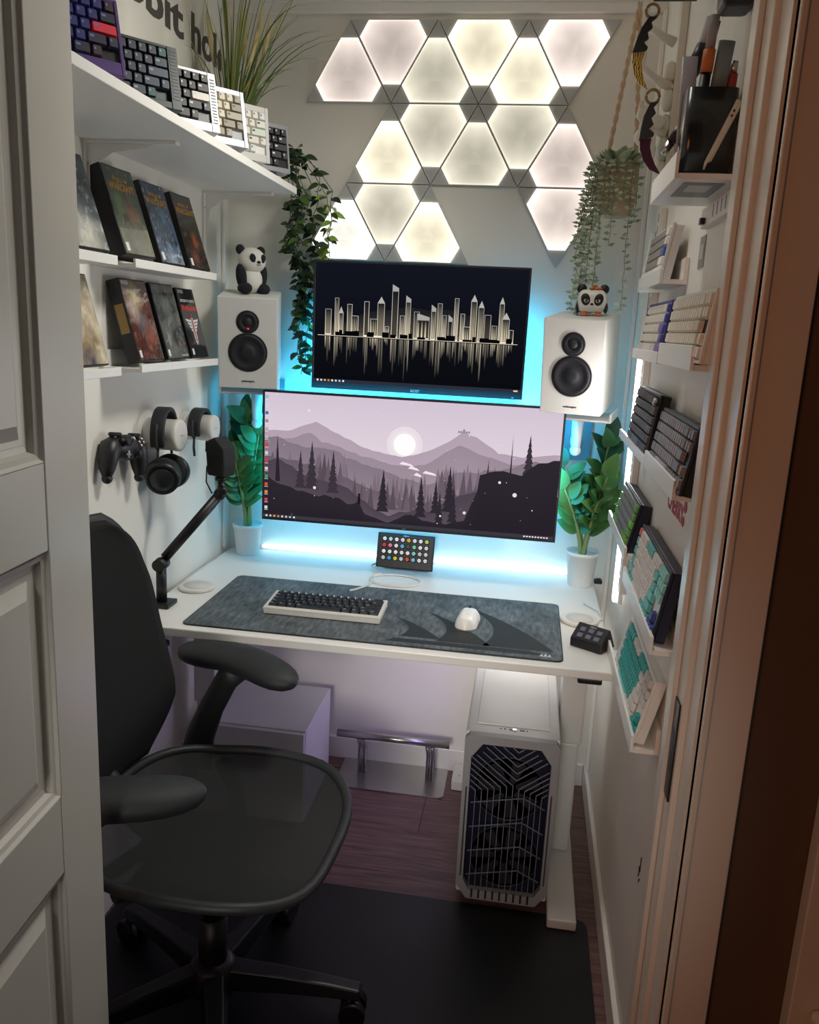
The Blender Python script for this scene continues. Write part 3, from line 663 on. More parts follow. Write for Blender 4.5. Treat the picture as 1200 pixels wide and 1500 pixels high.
def spk_arm(lb, x, y, z, s_):
    t = thing('speaker_mount', lb, 'speaker mount', (x, y, z))
    f = MB(); f.box(-.075, .075, 0, .11, -.014, -.008); f.box(-.085, -.079, 0, .1, -.014, .012); f.box(.079, .085, 0, .1, -.014, .012); f.box(-.085, .085, .0, .1, -.014, -.0085); o = f.build('tray', WPLAS, t, bevel=.003); o.rotation_euler = (radians(8), 0, radians(14 if s_ > 0 else -16))
    MB().cyl((0, .08, -.012), (0, .08, -.10), .017, .013, 16).build('post', WPLAS, t)
    MB().ball((0, .08, -.105), .016).build('ball_joint', WPLAS, t)
    MB().box(-.012, .012, .08, -y - .003, -.10, -.08).build('arm', WPLAS, t, bevel=.003)
    MB().box(-.05, .05, -y - .012, -y - .001, -.15, .02).build('wall_plate', mat('clear_plate', '9fc8d8', .1, trans=.6), t)
spk_arm('white swivel mount holding the left speaker', .135, -.20, 1.243, 1); spk_arm('white swivel mount holding the right speaker', 1.085, -.20, 1.225, -1)

# panda plush (left)
t = thing('panda_plush', 'soft black and white plush panda sitting on the left speaker', 'plush toy', (.128, -.165, 1.5115), (0, 0, radians(52)))
PW = mat('plush_white', 'dcd9d2', .95, bump=.6, bscale=700); PB = mat('plush_black', '1a1d24', .95, bump=.6, bscale=700)
MB().ball((0, 0, .040), .036, .032, .038).build('body', PW, t)
MB().ball((0, -.006, .093), .042, .037, .036).build('head', PW, t)
for s_ in (-1, 1):
    MB().ball((s_ * .034, 0, .121), .014, .009, .014).build('ear', PB, t)
    m_ = MB(); m_.ball((s_ * .033, -.006, .045), .015, .018, .038, rot=Matrix.Rotation(s_ * .2, 3, 'Y')); m_.build('arm', PB, t)
    MB().ball((s_ * .030, -.018, .016), .020, .024, .016).build('leg', PB, t)
    MB().ball((s_ * .016, -.0375, .098), .0095, .005, .013, rot=Matrix.Rotation(s_ * .4, 3, 'Y')).build('eye_patch', PB, t)
    MB().ball((s_ * .014, -.0425, .099), .0025).build('eye', mat('eye_gloss', '050505', .1), t)
MB().ball((0, -.043, .088), .006, .004, .004).build('nose', PB, t)
MB().tube([(-.006, -.0425, .082), (0, -.044, .079), (.006, -.0425, .082)], .001, 6).build('mouth', PB, t)
# panda figure (right)
t = thing('panda_figure', 'small square white panda figure with an orange flower on its head on the right speaker', 'figurine', (1.088, -.20, 1.494), (0, 0, radians(-4)))
m_ = MB(); m_.box(-.037, .037, -.03, .035, .010, .068); o = m_.build('body', WPLAS, t, bevel=.018, seg=5)
for p_ in o.data.polygons: p_.use_smooth = True
for s_ in (-1, 1):
    MB().ball((s_ * .029, 0, .070), .013, .007, .013).build('ear', BLACK, t)
    m_ = MB(); m_.ball((s_ * .017, -.0295, .042), .012, .0035, .016, rot=Matrix.Rotation(s_ * .25, 3, 'Y')); m_.build('eye_patch', BLACK, t)
    MB().ball((s_ * .015, -.0328, .040), .006, .0015, .006).build('eye', mat('eye_white', 'd8d8d8', .3), t)
    m_ = MB(); m_.ball((s_ * .015, -.0336, .0385), .0035, .0015, .0035); m_.build('pupil', BLACK, t)
    m_ = MB(); m_.poly([(s_ * .007, -.0345, .046), (s_ * .023, -.0338, .0475), (s_ * .022, -.0338, .042), (s_ * .009, -.0345, .0405)]); m_.build('eyelid', BLACK, t)
    MB().ball((s_ * .037, .0, .022), .006, .022, .014).build('arm', BLACK, t)
    MB().box(s_ * .018 - .007, s_ * .018 + .007, -.02, .02, 0, .012).build('foot', mat('orange_plastic', 'cf6f44', .4), t, bevel=.003)
MB().ball((0, -.0325, .030), .0045, .003, .003).build('nose', BLACK, t)
m_ = MB()
for q in range(5): m_.ball((.006 + .012 * cos(q * 1.257), -.004 + .012 * sin(q * 1.257), .072), .007, .007, .004, 10, 6)
m_.ball((.006, -.004, .078), .005, n=10, k=6); m_.build('flower', mat('flower_orange', 'd9773c', .5), t)

# ================================================================== PLANTS
LEAF = {}
def leafmat(nm, c, var=.25): return mat(nm, c, .42, var=var, vscale=25, spec=.4)
def leaf_mesh(nm, L, Wd, m, droop=.15, fold=.12, n=6):
    k_ = (nm, L, Wd)
    if k_ in LEAF: return LEAF[k_]
    a = MB(); prev = None
    for i in range(n + 1):
        q = i / n; hw = Wd / 2 * (sin(pi * q ** .8) ** .8 if 0 < q < 1 else .02); z = -droop * L * q * q
        g = [a.vert((-hw, L * q, z + fold * hw * 1.5)), a.vert((0, L * q, z)), a.vert((hw, L * q, z + fold * hw * 1.5))]
        if prev: a.face((prev[0], prev[1], g[1], g[0]), True); a.face((prev[1], prev[2], g[2], g[1]), True)
        prev = g
    LEAF[k_] = a.mesh('leaf', m); return LEAF[k_]
def put_leaf(me, parent, p, d, up, s_=1.0):
    d = Vector(d).normalized(); up = Vector(up); X = d.cross(up)
    if X.length < 1e-4: X = Vector((1, 0, 0))
    X.normalize(); Z = X.cross(d)
    M = Matrix((X, d, Z)).transposed().to_4x4() @ Matrix.Scale(s_, 4); M.translation = Vector(p)
    o = bpy.data.objects.new('leaf', me); COL.objects.link(o); o.parent = parent; o.matrix_local = M; return o
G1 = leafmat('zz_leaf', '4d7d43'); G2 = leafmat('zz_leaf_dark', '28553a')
STEM = mat('plant_stem', '8a9a5e', .6); SOIL = mat('pot_soil', '1b1714', .95, bump=1, bscale=90)
def zz(lb, x, y, r, hp, stems, seed):
    t = thing('potted_plant', lb, 'plant', (x, y, ZD + .0005)); R_ = random.Random(seed)
    pot_ = MB().lathe([(r * .74, 0), (r * .76, .002), (r * .97, hp - .012), (r * 1.02, hp - .012), (r * 1.03, hp), (r * .95, hp), (r * .93, hp - .008)], n=36).build('pot', mat('pot_white', 'e9ebea', .4), t)
    MB().lathe([(r * .90, hp - .016), (r * .90, hp - .012), (0, hp - .009)], n=28).build('soil', SOIL, pot_)
    for (dx, dy, hh, lean) in stems:
        path = []; N = 14
        for i in range(N + 1):
            q = i / N; path.append(Vector((dx * .25 + (dx + lean[0]) * q ** 1.5, dy * .25 + (dy + lean[1]) * q ** 1.5, hp - .012 + hh * q)))
        MB().tube(path, .004, 8, rs=[.0075 * (1 - .75 * i / N) for i in range(N + 1)]).build('stem', STEM, t)
        yaw0 = R_.uniform(-.9, .9); nl = int(hh / .042) + 3
        for i in range(nl):
            q = .40 + .60 * i / (nl - 1); p_ = path[min(N, int(q * N))]; td = (path[min(N, int(q * N) + 1)] - path[int(q * N) - 1]).normalized()
            side = Vector((cos(yaw0 + (i % 2) * .5), sin(yaw0 + (i % 2) * .5), 0))
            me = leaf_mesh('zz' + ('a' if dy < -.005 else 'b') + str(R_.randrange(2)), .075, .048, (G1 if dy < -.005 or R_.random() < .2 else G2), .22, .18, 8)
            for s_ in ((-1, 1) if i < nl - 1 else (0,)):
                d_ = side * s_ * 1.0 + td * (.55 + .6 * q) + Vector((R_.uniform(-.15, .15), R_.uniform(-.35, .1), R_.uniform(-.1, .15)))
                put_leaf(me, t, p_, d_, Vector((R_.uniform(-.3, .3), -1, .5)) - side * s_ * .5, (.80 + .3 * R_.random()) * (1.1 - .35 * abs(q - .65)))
    return t
zz('dark green leafy plant in a white pot, left of the monitors', .088, -.062, .046, .098, [(-.03, .0, .34, (.03, .0)), (.015, -.02, .30, (.03, -.02)), (-.015, -.03, .22, (.0, -.03)), (.02, .01, .36, (-.03, -.01))], 4)
zz('dark green leafy plant in a white pot, right of the monitors', 1.135, -.092, .047, .105, [(-.02, -.01, .20, (-.045, -.02)), (.01, -.03, .25, (.03, -.04)), (.02, .01, .35, (.025, .0)), (-.01, .0, .26, (-.06, .01)), (.015, -.01, .2, (.03, -.02))], 9)

# grass plant in white pot on the shelf
t = thing('ornamental_grass', 'tall potted grass with arching green blades and cream plumes on the top shelf', 'plant', (.095, -.235, ZS))
MB().lathe([(.032, 0), (.034, .002), (.042, .075), (.044, .08), (.040, .08), (.039, .07), (0, .072)], n=28).build('pot', WPLAS, t)
R_ = random.Random(5)
BM = [leafmat('blade_a', '5c7038', .2), leafmat('blade_b', '7e8644', .2), leafmat('blade_c', '3c5232', .2), leafmat('blade_d', 'b3a048', .2)]
for i in range(85):
    an = R_.uniform(-pi, pi); L = R_.uniform(.22, .52); sp = R_.uniform(.15, 1.15); m_ = MB(); pts = []; N = 9
    u = Vector((cos(an), sin(an) * .55 - .15, 0)); p_ = Vector((u.x * .018, u.y * .018, .070)); ang_ = R_.uniform(.03, .32)
    prev = None; sd = Vector((-u.y, u.x, 0)).normalized() if u.length > .1 else Vector((1, 0, 0))
    sd = (sd + Vector((.4, -.1, 0))).normalized(); ok = True
    for q in range(N + 1):
        w = .0030 * (1 - (q / N) ** 2) + .0003
        if p_.x < -.088: p_.x = -.088 
        if p_.y > .225: p_.y = .225
        if p_.z > .515: p_.z = .515
        g = [m_.vert(p_ - sd * w), m_.vert(p_ + sd * w)]
        if prev: m_.face((prev[0], prev[1], g[1], g[0]), True)
        prev = g; ang_ += sp * 2.0 / N * (q / N + .25); d_ = u * sin(ang_) + Vector((0, 0, cos(ang_))); p_ = p_ + d_ * L / N
    m_.build('blade', BM[R_.choice([0, 0, 1, 2, 2, 3])], t)
PL = mat('plume_cream', 'd9ca96', .9, bump=1, bscale=400)
for (dx, dy, an, hh) in ((-.03, -.01, -.10, .36), (-.005, -.02, .02, .40), (.02, 0, .10, .36), (.045, .01, .15, .38), (.055, -.01, .22, .34), (.01, -.03, .3, .30)):
    b0 = Vector((dx * .3, dy * .3, .07)); top_ = Vector((dx + an * .15, dy, .07 + hh * .62)); tip = top_ + Vector((an * .12, -.01, hh * .36))
    if tip.z > .51: tip.z = .51
    MB().tube([b0, (b0 + top_) / 2 + Vector((0, 0, .01)), top_], .0012, 5).build('stalk', STEM, t)
    MB().tube([top_, top_.lerp(tip, .3), top_.lerp(tip, .7), tip], .005, 8, rs=[.002, .0062, .0058, .001]).build('plume', PL, t)

# trailing ivy
t = thing('trailing_ivy', 'dark green trailing vine hanging from the end of the top shelf', 'plant', (.268, -.085, 1.80))
R_ = random.Random(21)
IM = [leafmat('ivy_a', '2c4428', .2), leafmat('ivy_b', '47652f', .2), leafmat('ivy_c', '22382a', .2), leafmat('ivy_d', '7d9c3c', .2)]
MB().lathe([(.030, 0), (.031, .002), (.038, .055), (.040, .06), (.036, .06), (.035, .05), (0, .052)], (-.075, -.128, .004), n=24).build('pot', WPLAS, t)
count = 0
for v in range(11):
    sx = R_.uniform(-.055, .065); p_ = Vector((-.075, -.085, .075)); path = [p_.copy()]; tgt = Vector((sx, R_.uniform(-.05, .05), .02 + R_.uniform(-.03, .05)))
    for q in range(1, 5): path.append(p_.lerp(tgt, q / 4) + Vector((0, 0, .05 * sin(pi * q / 4))))
    p_ = tgt.copy(); n_ = int(R_.uniform(7, 21) if v > 2 else 24)
    for q in range(n_):
        p_ = p_ + Vector((R_.uniform(-.013, .012), R_.uniform(-.010, .010), -.0215))
        low = p_.z < -.17
        p_.x = min(.10, max(-.028 if low else -.05, p_.x)); p_.y = min(.058, max(.02 if low else -.06, p_.y)); path.append(p_.copy())
    MB().tube(path, .0012, 5).build('vine', mat('vine_stem', '4a5a35', .6), t)
    for q in range(1, len(path)):
        for _ in range(2 if q > 3 else 3):
            if R_.random() < .78:
                an = R_.uniform(0, 2 * pi); mi = R_.choice([0, 0, 1, 2, 2]) if path[q].x < .045 or R_.random() < .45 else 3
                me = leaf_mesh('ivy' + str(mi), .036, .019, IM[mi], .2, .2, 4)
                put_leaf(me, t, path[q], Vector((cos(an), sin(an) - .2, R_.uniform(-.7, .3))), Vector((R_.uniform(-.3, .3), -1, .8)), R_.uniform(.75, 1.25)); count += 1

# hanging planter with trailing succulent
t = thing('hanging_planter', 'woven pot hung on a beige rope with trailing grey green succulent by the right wall', 'hanging plant', (1.128, -.155, 1.752))
POT = mat('woven_pot', 'b3a188', .85, bump=1, bscale=130, var=.2)
MB().lathe([(.030, 0), (.042, .006), (.050, .035), (.052, .085), (.050, .13), (.046, .132), (.045, .12), (0, .118)], n=32).build('pot', POT, t)
MB().lathe([(.0532, .070), (.0545, .074), (.0532, .078)], n=32).build('band', mat('pot_band', 'cdbb96', .8), t)
ROPE = mat('rope_beige', 'c7ae94', .9, bump=.8, bscale=300)
hook = Vector((.012, -.01, .512))
for s_, e in ((0, Vector((-.035, -.01, .13))), (1, Vector((.045, .03, .13)))):
    pts = [hook.lerp(e, q / 40) for q in range(41)]
    for k_ in (0, 1): MB().tube([p_ + Vector((.0032 * cos(q * 1.1 + pi * k_), .0032 * sin(q * 1.1 + pi * k_), 0)) for q, p_ in enumerate(pts)], .0038, 7).build('rope', ROPE, t)
MB().tube([hook + Vector((0, 0, -.004)), hook + Vector((.005, 0, .02)), hook + Vector((.0, 0, .045)), hook + Vector((0, 0, .069))], .003, 8).build('hook', WPLAS, t)
R_ = random.Random(33); SM = [leafmat('succ_a', 'a3b59e', .2), leafmat('succ_b', 'c3cfbb', .2), leafmat('succ_c', '8b9d85', .2)]
for i in range(70):   # rosette cushion
    an = R_.uniform(0, 2 * pi); rr = .05 * sqrt(R_.random()); p_ = Vector((rr * cos(an), rr * sin(an), .125 + .03 * (1 - rr / .05)))
    me = leaf_mesh('suc' + str(i % 3), .034, .023, SM[i % 3], -.2, .25, 4)
    put_leaf(me, t, p_, Vector((cos(an) * .9, sin(an) * .9 - .2, .6)), Vector((0, -.4, 1)), R_.uniform(.8, 1.2))
SMt = mat('succulent_stem', '7a8563', .7)
small = [MB() for _ in range(3)]
def tiny(mb, p_, d_, L, w):
    d_ = Vector(d_).normalized(); s2 = d_.cross(Vector((0, -1, .3)))
    s2 = s2.normalized() if s2.length > .01 else Vector((0, 0, 1))
    q = [p_, p_ + d_ * L * .45 + s2 * w, p_ + d_ * L, p_ + d_ * L * .45 - s2 * w]; up_ = Vector((0, 0, .0015))
    i = [mb.vert(v) for v in q]; c = mb.vert(p_ + d_ * L * .5 + up_)
    for a_, b_ in zip(i, i[1:] + i[:1]): mb.face((a_, b_, c), True)
strands = [(-.052, -.01, .27, -.018), (-.045, -.03, .33, -.014), (-.040, .01, .24, -.02), (-.056, .0, .20, -.03), (-.03, -.045, .31, -.010), (-.048, -.02, .36, -.03), (-.035, -.035, .29, 0), (-.058, -.015, .16, -.03), (-.01, -.052, .17, 0), (.01, -.055, .08, 0), (.025, -.05, .30, .004), (.04, -.035, .12, 0), (-.05, .02, .3, -.035), (-.02, -.05, .1, 0), (-.06, .005, .13, -.02)]
for si, (sx, sy, L, dr) in enumerate(strands):
    path = [Vector((sx * .6, sy * .6, .135)), Vector((sx * 1.15, sy * 1.15, .13))]; n_ = int(L / .012)
    for q in range(n_): path.append(Vector((sx * 1.2 + dr * q / n_ + R_.uniform(-.002, .002), sy * 1.2 + R_.uniform(-.002, .002), .12 - L * q / n_ * 1.25)))
    MB().tube(path, .0009, 5).build('trailing_stem', SMt, t)
    for q in range(1, len(path)):
        for k_ in range(2 if si in (10,) else 3):
            an = R_.uniform(0, 2 * pi); tiny(small[R_.randrange(3)], path[q], (cos(an), sin(an) * .8 - .2, R_.uniform(-.25, .35)), R_.uniform(.013, .022), R_.uniform(.0035, .0058))
for i, mb in enumerate(small): o = mb.build('small_leaves', SM[i], t); o['kind'] = 'stuff'

# ================================================================== THINGS ON THE DESK
Z0 = ZD + .0005
# stream control pad with 32 lit icons
t = thing('control_pad', 'black control pad with 32 lit icon buttons at the back of the desk', 'control pad', (.513, -.105, Z0), (radians(-12), 0, radians(-2)))
m_ = MB(); m_.box(0, .178, 0, .012, .004, .112); m_.build('body', BLACK, t, bevel=.004, seg=3)
m_ = MB(); m_.prism([(.014, 0), (.05, 0), (.014, .07)], .02, .158); o = m_.build('stand', BLACK, t); o.matrix_local = Matrix(((0, 0, 1, 0), (1, 0, 0, 0), (0, 1, 0, .012), (0, 0, 0, 1)))
a = Art(); R_ = random.Random(8)
cl = ['e9f2f4', 'cfe3ea', 'f4f4f4', 'e6e6e6', 'e0b23a', 'dfe9ee', 'f1f1f1', 'c7d36a', 'd8463f', 'e88aa0', 'e9e9e9', '6fb7d8', '555b60', '7fd0a8', 'eeeeee', 'dcdcdc', 'f2f2f2', 'e8e8e8', 'ededed', 'e4e4e4', 'f2ece8', '8fd0cf', 'c8c8c8', 'd4d4d4', 'c9c9c9', '4f9fd0', 'd8c94a', 'c8d0d4', 'd65a3c', '7fc4dc', 'e0e4e8', 'e0e0e0']
for r in range(4):
    for c in range(8):
        x, z = .016 + c * .0188, .088 - r * .0195; q = cl[r * 8 + c]
        a.rect(x, x + .0135, z - .001, z + .0125, lin('10151a'))
        a.disc(x + .0065, z + .006, .0058, lin(q), 10); a.rect(x + .003, x + .010, z + .0045, z + .0065, mixc(lin(q), (0, 0, 0), .45))
a.m.build('icon_buttons', scr('icon_glow', .9), t, colattr=True, loc=(0, -.0004, 0))
text('elgato', .0075, mat('pad_logo', '7fc7e8', .5), t, Matrix.Translation((.089, -.0006, .1045)) @ Matrix.Rotation(pi / 2, 4, 'X'), .0002, .0001, 'brand_lettering', 'CENTER')
# small black keypad on the right
t = thing('mini_keypad', 'small black wedge keypad with six buttons at the right front of the desk', 'keypad', (1.135, -.60, Z0), (0, 0, radians(-32)))
m_ = MB(); m_.prism([(-.028, 0), (.045, 0), (.012, .052), (-.028, .022)], -.042, .042); o = m_.build('body', BLACK, t, bevel=.003, seg=2); o.matrix_local = Matrix(((0, 0, 1, 0), (1, 0, 0, 0), (0, 1, 0, 0), (0, 0, 0, 1)))
Mx = Matrix.Translation((0, -.028, .022)) @ Matrix.Rotation(atan2(.03, .040), 4, 'X')
for r in range(2):
    for c in range(3):
        o = MB().box(-.007, .007, -.006, .006, 0, .0015).build('button', mat('lcd_button', '74788f', .15), t, bevel=.001, seg=1); o.matrix_local = Mx @ T(-.022 + c * .022, .013 + r * .018, .0004)
text('elgato', .007, mat('pad_logo2', 'a8aab0', .5), t, Mx @ T(0, .041, .0004), .0002, .0001, 'brand_lettering', 'CENTER')
# mouse
t = thing('computer_mouse', 'white wireless mouse on the right half of the desk mat', 'mouse', (.832, -.528, ZD + .0040), (0, 0, radians(-4)))
def mfn(i, j):
    u = i * 2 - 1; v = j; y = -.0585 + .117 * v; hw = .031 * (1 - .10 * sin(pi * v)) * (max(0, 1 - abs(2 * v - 1) ** 4.5)) ** .5
    hz = .037 * (max(0, 1 - abs((v - .42) / .6) ** 2.6)) ** .6 if abs((v - .42) / .6) < 1 else 0
    q = abs(u); return (hw * (u if q < .7 else (1 if u > 0 else -1) * (.7 + .3 * sin((q - .7) / .3 * pi / 2))), y, max(.002, hz * (1 - q ** 4) + .004 * (q > .9)) if hw > 0 else .002)
m_ = MB(); m_.grid(20, 24, mfn); m_.build('shell', mat('mouse_white', 'f0efec', .35), t)
MB().prism([(x * .9, y) for x, y in rrect(-.03, .03, -.056, .056, .022)], 0, .003).build('sole', GREY, t)
MB().box(-.003, .003, .022, .040, .026, .0375).build('scroll_wheel', DARK, t, bevel=.002)
MB().box(-.0004, .0004, .012, .054, .020, .0355).build('button_seam', GREY, t)
text('G', .012, mat('mouse_logo', '8c8c8c', .4), t, T(-.004, -.030, .0355) @ Matrix.Rotation(-.25, 4, 'X'), .0008, .0003, 'brand_lettering')
# coasters / charging pads
for lb, x, y, r, seam in (('round white charging pad at the left edge of the desk', .076, -.447, .050, 0), ('round white charging pad at the right of the desk mat', 1.118, -.425, .050, 1)):
    t = thing('charging_pad', lb, 'charging pad', (x, y, Z0), group='round white charging pads')
    MB().lathe([(r - .004, 0), (r - .001, .002), (r, .006), (r - .002, .009), (r - .008, .0095), (0, .0095)], n=48).build('pad', mat('pad_white', 'e4e0da', .45), t)
    MB().lathe([(r * .72, .0096), (r * .72, .0101), (0, .0101)], n=40).build('top_disc', mat('pad_top', 'dcd9d4', .35), t)
    pts = [(r - .002, .004, .004), (r + .012, .03, .0022), (r + .004, .09, .002), (r - .03, .15, .002)] if seam else [(-r + .004, .02, .004), (-r - .006, .06, .0022), (-r - .008, .14, .002), (-r - .006, .30, .002)]
    MB().tube(pts, .0016, 6).build('cable', mat('cable_white', 'd8d6d2', .5), t)
# usb cable of the keyboard
P_ = [(.50, -.405, .022), (.505, -.38, .016), (.515, -.34, .010), (.53, -.29, .004)]
for i in range(33):
    an = pi * .85 - i / 32 * 2 * pi * 1.06; P_.append((.595 + .075 * cos(an), -.225 + .055 * sin(an), .004 + .0005 * (i % 2) + .004 * (i > 29)))
P_ += [(.53, -.16, .006), (.50, -.10, .006), (.515, -.05, .006)]
o = MB().tube([(x, y, z + ZD) for x, y, z in P_], .0028, 8).build('usb_cable', mat('cable_white', 'd8d6d2', .5)); tag(o, 'white coiled keyboard cable looping on the desk below the control pad', 'cable')
t = thing('usb_receiver', 'tiny black usb dongle on its stand behind the right charging pad', 'usb dongle', (1.192, -.06, Z0))
MB().box(-.012, .012, -.012, .012, 0, .012).build('stand', BLACK, t, bevel=.003); MB().box(-.006, .006, -.016, -.0122, .003, .020).build('plug', DARK, t, bevel=.001)

# ------- microphone and arm
t = thing('boom_arm', 'black boom arm clamped to the left edge of the desk', 'microphone arm', (.045, -.60, ZD))
MB().box(-.025, .03, -.03, .03, .0006, .012).build('clamp', BLACK, t, bevel=.003)
MB().cyl((0, 0, .0122), (0, 0, .105), .0135, .013).build('post', BLACK, t)
MB().box(-.028, .03, -.026, .026, -.06, -.0226).build('clamp_jaw', BLACK, t, bevel=.003)
MB().lathe([(.005, -.10), (.005, -.062), ], n=12).lathe([(.018, -.11), (.018, -.10)], n=16).build('clamp_screw', BLACK, t)
E0 = Vector((0, 0, .105)); E1 = Vector((.128, .075, .288))
MB().ball(E0 + Vector((0, 0, .006)), .018).cyl(E0 + Vector((0, -.02, .006)), E0 + Vector((0, .02, .006)), .016).build('elbow', BLACK, t)
d_ = (E1 - E0).normalized(); sd = d_.cross(Vector((0, 0, 1))).normalized()
MB().tube([E0 + Vector((0, 0, .01)) + d_ * .015, E1], .013, 14, ry=.010).build('boom', BLACK, t)
MB().tube([E0 + Vector((0, 0, .01)) + d_ * .04 - sd * -.0 + Vector((0, 0, -.012)), E1 - d_ * .02 + Vector((0, 0, -.012))], .006, 8).build('cable_channel', mat('arm_grey', '83858a', .35, metal=.5), t)
MB().ball(E1, .016).ball(E1 + Vector((.012, -.005, .012)), .012).cyl(E1, E1 + Vector((.004, 0, .045)), .007).lathe([(.012, .035), (.015, .038), (.015, .045), (.010, .05)], E1 + Vector((.004, 0, 0)), n=16).build('head_joint', BLACK, t)
MB().tube([E1 + Vector((-.02, 0, .0)), E1 + Vector((-.036, 0, .03)), E1 + Vector((-.034, 0, .07)), E1 + Vector((-.014, 0, .095))], .002, 6).build('cable', BLACK, t)
t = thing('microphone', 'boxy black microphone on the boom arm in front of the left plant', 'microphone', tuple(Vector((.045, -.60, ZD)) + E1 + Vector((.004, 0, .0503))), (0, 0, radians(-20)))
m_ = MB(); m_.prism([(-.026, 0), (.026, 0), (.030, .03), (.026, .075), (-.002, .10), (-.034, .085), (-.03, .05)], -.024, .024); o = m_.build('body', SOFTB, t, bevel=.005, seg=2); o.matrix_local = Matrix(((1, 0, 0, 0), (0, 0, 1, 0), (0, 1, 0, 0), (0, 0, 0, 1)))
m_ = MB(); m_.prism([(-.020, .006), (.022, .006), (.024, .03), (.020, .055), (-.018, .052)], -.0265, -.0245); o = m_.build('grille', mat('mesh_black', '0d0e10', .8, bump=.8, bscale=900), t); o.matrix_local = Matrix(((1, 0, 0, 0), (0, 0, 1, 0), (0, 1, 0, 0), (0, 0, 0, 1)))
MB().lathe([(.010, -.004 + .004), (.014, .004), (.012, .008)], n=14).build('mount_ring', BLACK, t)

# ================================================================== LEFT WALL
def hl(lb, y0, y1, z0, z1, s_='left'):
    t = thing('picture_ledge', lb, 'ledge', (0, 0, 0), group='narrow white picture ledges on the left wall')
    MB().box(.094, .100, y0, y1, z0, z1).build('lip', WHITE, t, bevel=.001)
    MB().box(.0008, .0938, y0, y1, z0, z0 + .008).build('base', WHITE, t)
    MB().box(.0008, .007, y0, y1, z0 + .0082, z0 + .045).build('back_rail', WHITE, t)
hl('upper left ledge holding three fantasy game boxes', -.81, -.352, 1.538, 1.556)
hl('upper left ledge next to the door with one game box', -1.2, -.888, 1.536, 1.555)
hl('lower left ledge holding three game cases', -.793, -.344, 1.317, 1.335)
hl('lower left ledge next to the door with one game case', -1.2, -.886, 1.315, 1.333)
PR = printed('cover_print', .18, .6)
def case(lb, O, yaw, tilt, w_, h_, th, paint, deco=None, spine=None, cm=None):
    t = thing('game_case', lb, 'game case', matrix=frame(O, yaw, tilt), group='game boxes on the left wall ledges')
    MB().box(0, w_, 0, h_, -th, 0).build('case_body', cm or BLACK, t, bevel=.0015)
    m_ = MB(); nx, ny = 30, 42
    m_.grid(nx, ny, lambda i, j: (Vector((.003 + (w_ - .006) * i, .003 + (h_ - .006) * j, .0004)), paint(i, j)), False)
    m_.build('cover_print', PR, t, colattr=True)
    if deco: deco(t, w_, h_, th)
    if spine:
        MB().box(-.0004, -.0001, h_ * spine[1], h_ * spine[2], -th * .85, -th * .15).build('spine_print', mat('spine_' + spine[0], spine[0], .5), t)
    return t
GOLD = mat('gold_print', 'b98a3a', .4); LW = mat('white_print', 'd9d9dc', .4); RED = mat('red_print', 'b53a36', .4)
def wow(t, w_, h_, th):
    text('WORLD OF', .011, GOLD, t, T(w_ / 2, h_ * .83, .0006), .0002, .0004, 'title_lettering', 'CENTER'); text('WARCRAFT', .0195, GOLD, t, T(w_ / 2, h_ * .735, .0006), .0002, .0009, 'title_lettering', 'CENTER', .92)
    m_ = MB(); m_.box(.008, .020, .008, .026, .0006, .0009); m_.build('rating_mark', LW, t)
def pal3(c0, c1, c2, seed, f=6, blob=None):
    c0, c1, c2 = lin(c0), lin(c1), lin(c2); bl = [(x, y, r, lin(c)) for x, y, r, c in (blob or [])]
    def fn(i, j):
        n_ = fbm(i * f, j * f * 1.4, seed); c = mixc(c0, c1, (n_ - .3) * 2.6); c = mixc(c, c2, max(0, fbm(i * f * 2, j * f * 2.4, seed + 5) - .6) * 4)
        for x, y, r, cc in bl:
            d = sqrt((i - x) ** 2 + ((j - y) * 1.4) ** 2); c = mixc(c, cc, max(0, 1 - d / r) * (.6 + .6 * noise2(i * 20, j * 20, seed)))
        return c
    return fn
case('green toned fantasy game in a thick black box on the upper left ledge', (.088, -.826, 1.5635), 86, 18, .122, .19, .040, pal3('20261f', '4f5c43', '6b6a52', 1, 5, [(.6, .5, .3, '8a5a3a'), (.25, .6, .25, '66804a'), (.5, .12, .4, '545a5e')]), wow)
case('blue toned fantasy game box in the middle of the upper left ledge', (.084, -.645, 1.560), 86, 18, .112, .19, .022, pal3('1c2638', '3f5878', '9fb0c4', 2, 8, [(.5, .5, .5, '35495f'), (.6, .6, .2, '4f86a8'), (.5, .05, .3, '8ea0b4')]), wow)
case('dark brown toned fantasy game box at the far end of the upper left ledge', (.084, -.480, 1.560), 86, 18, .108, .19, .020, pal3('1c1a1b', '3a302e', '5a4538', 3, 6, [(.6, .4, .22, 'b0623a'), (.4, .15, .25, '7a4636')]), wow)
case('grey game box with icy artwork on the upper ledge beside the door', (.086, -1.035, 1.560), 86, 18, .128, .19, .018, pal3('3a4248', '5f6b72', 'b8c4ca', 4, 6, [(.4, .75, .4, '2e363c'), (.5, .12, .5, 'c8c4ba')]))
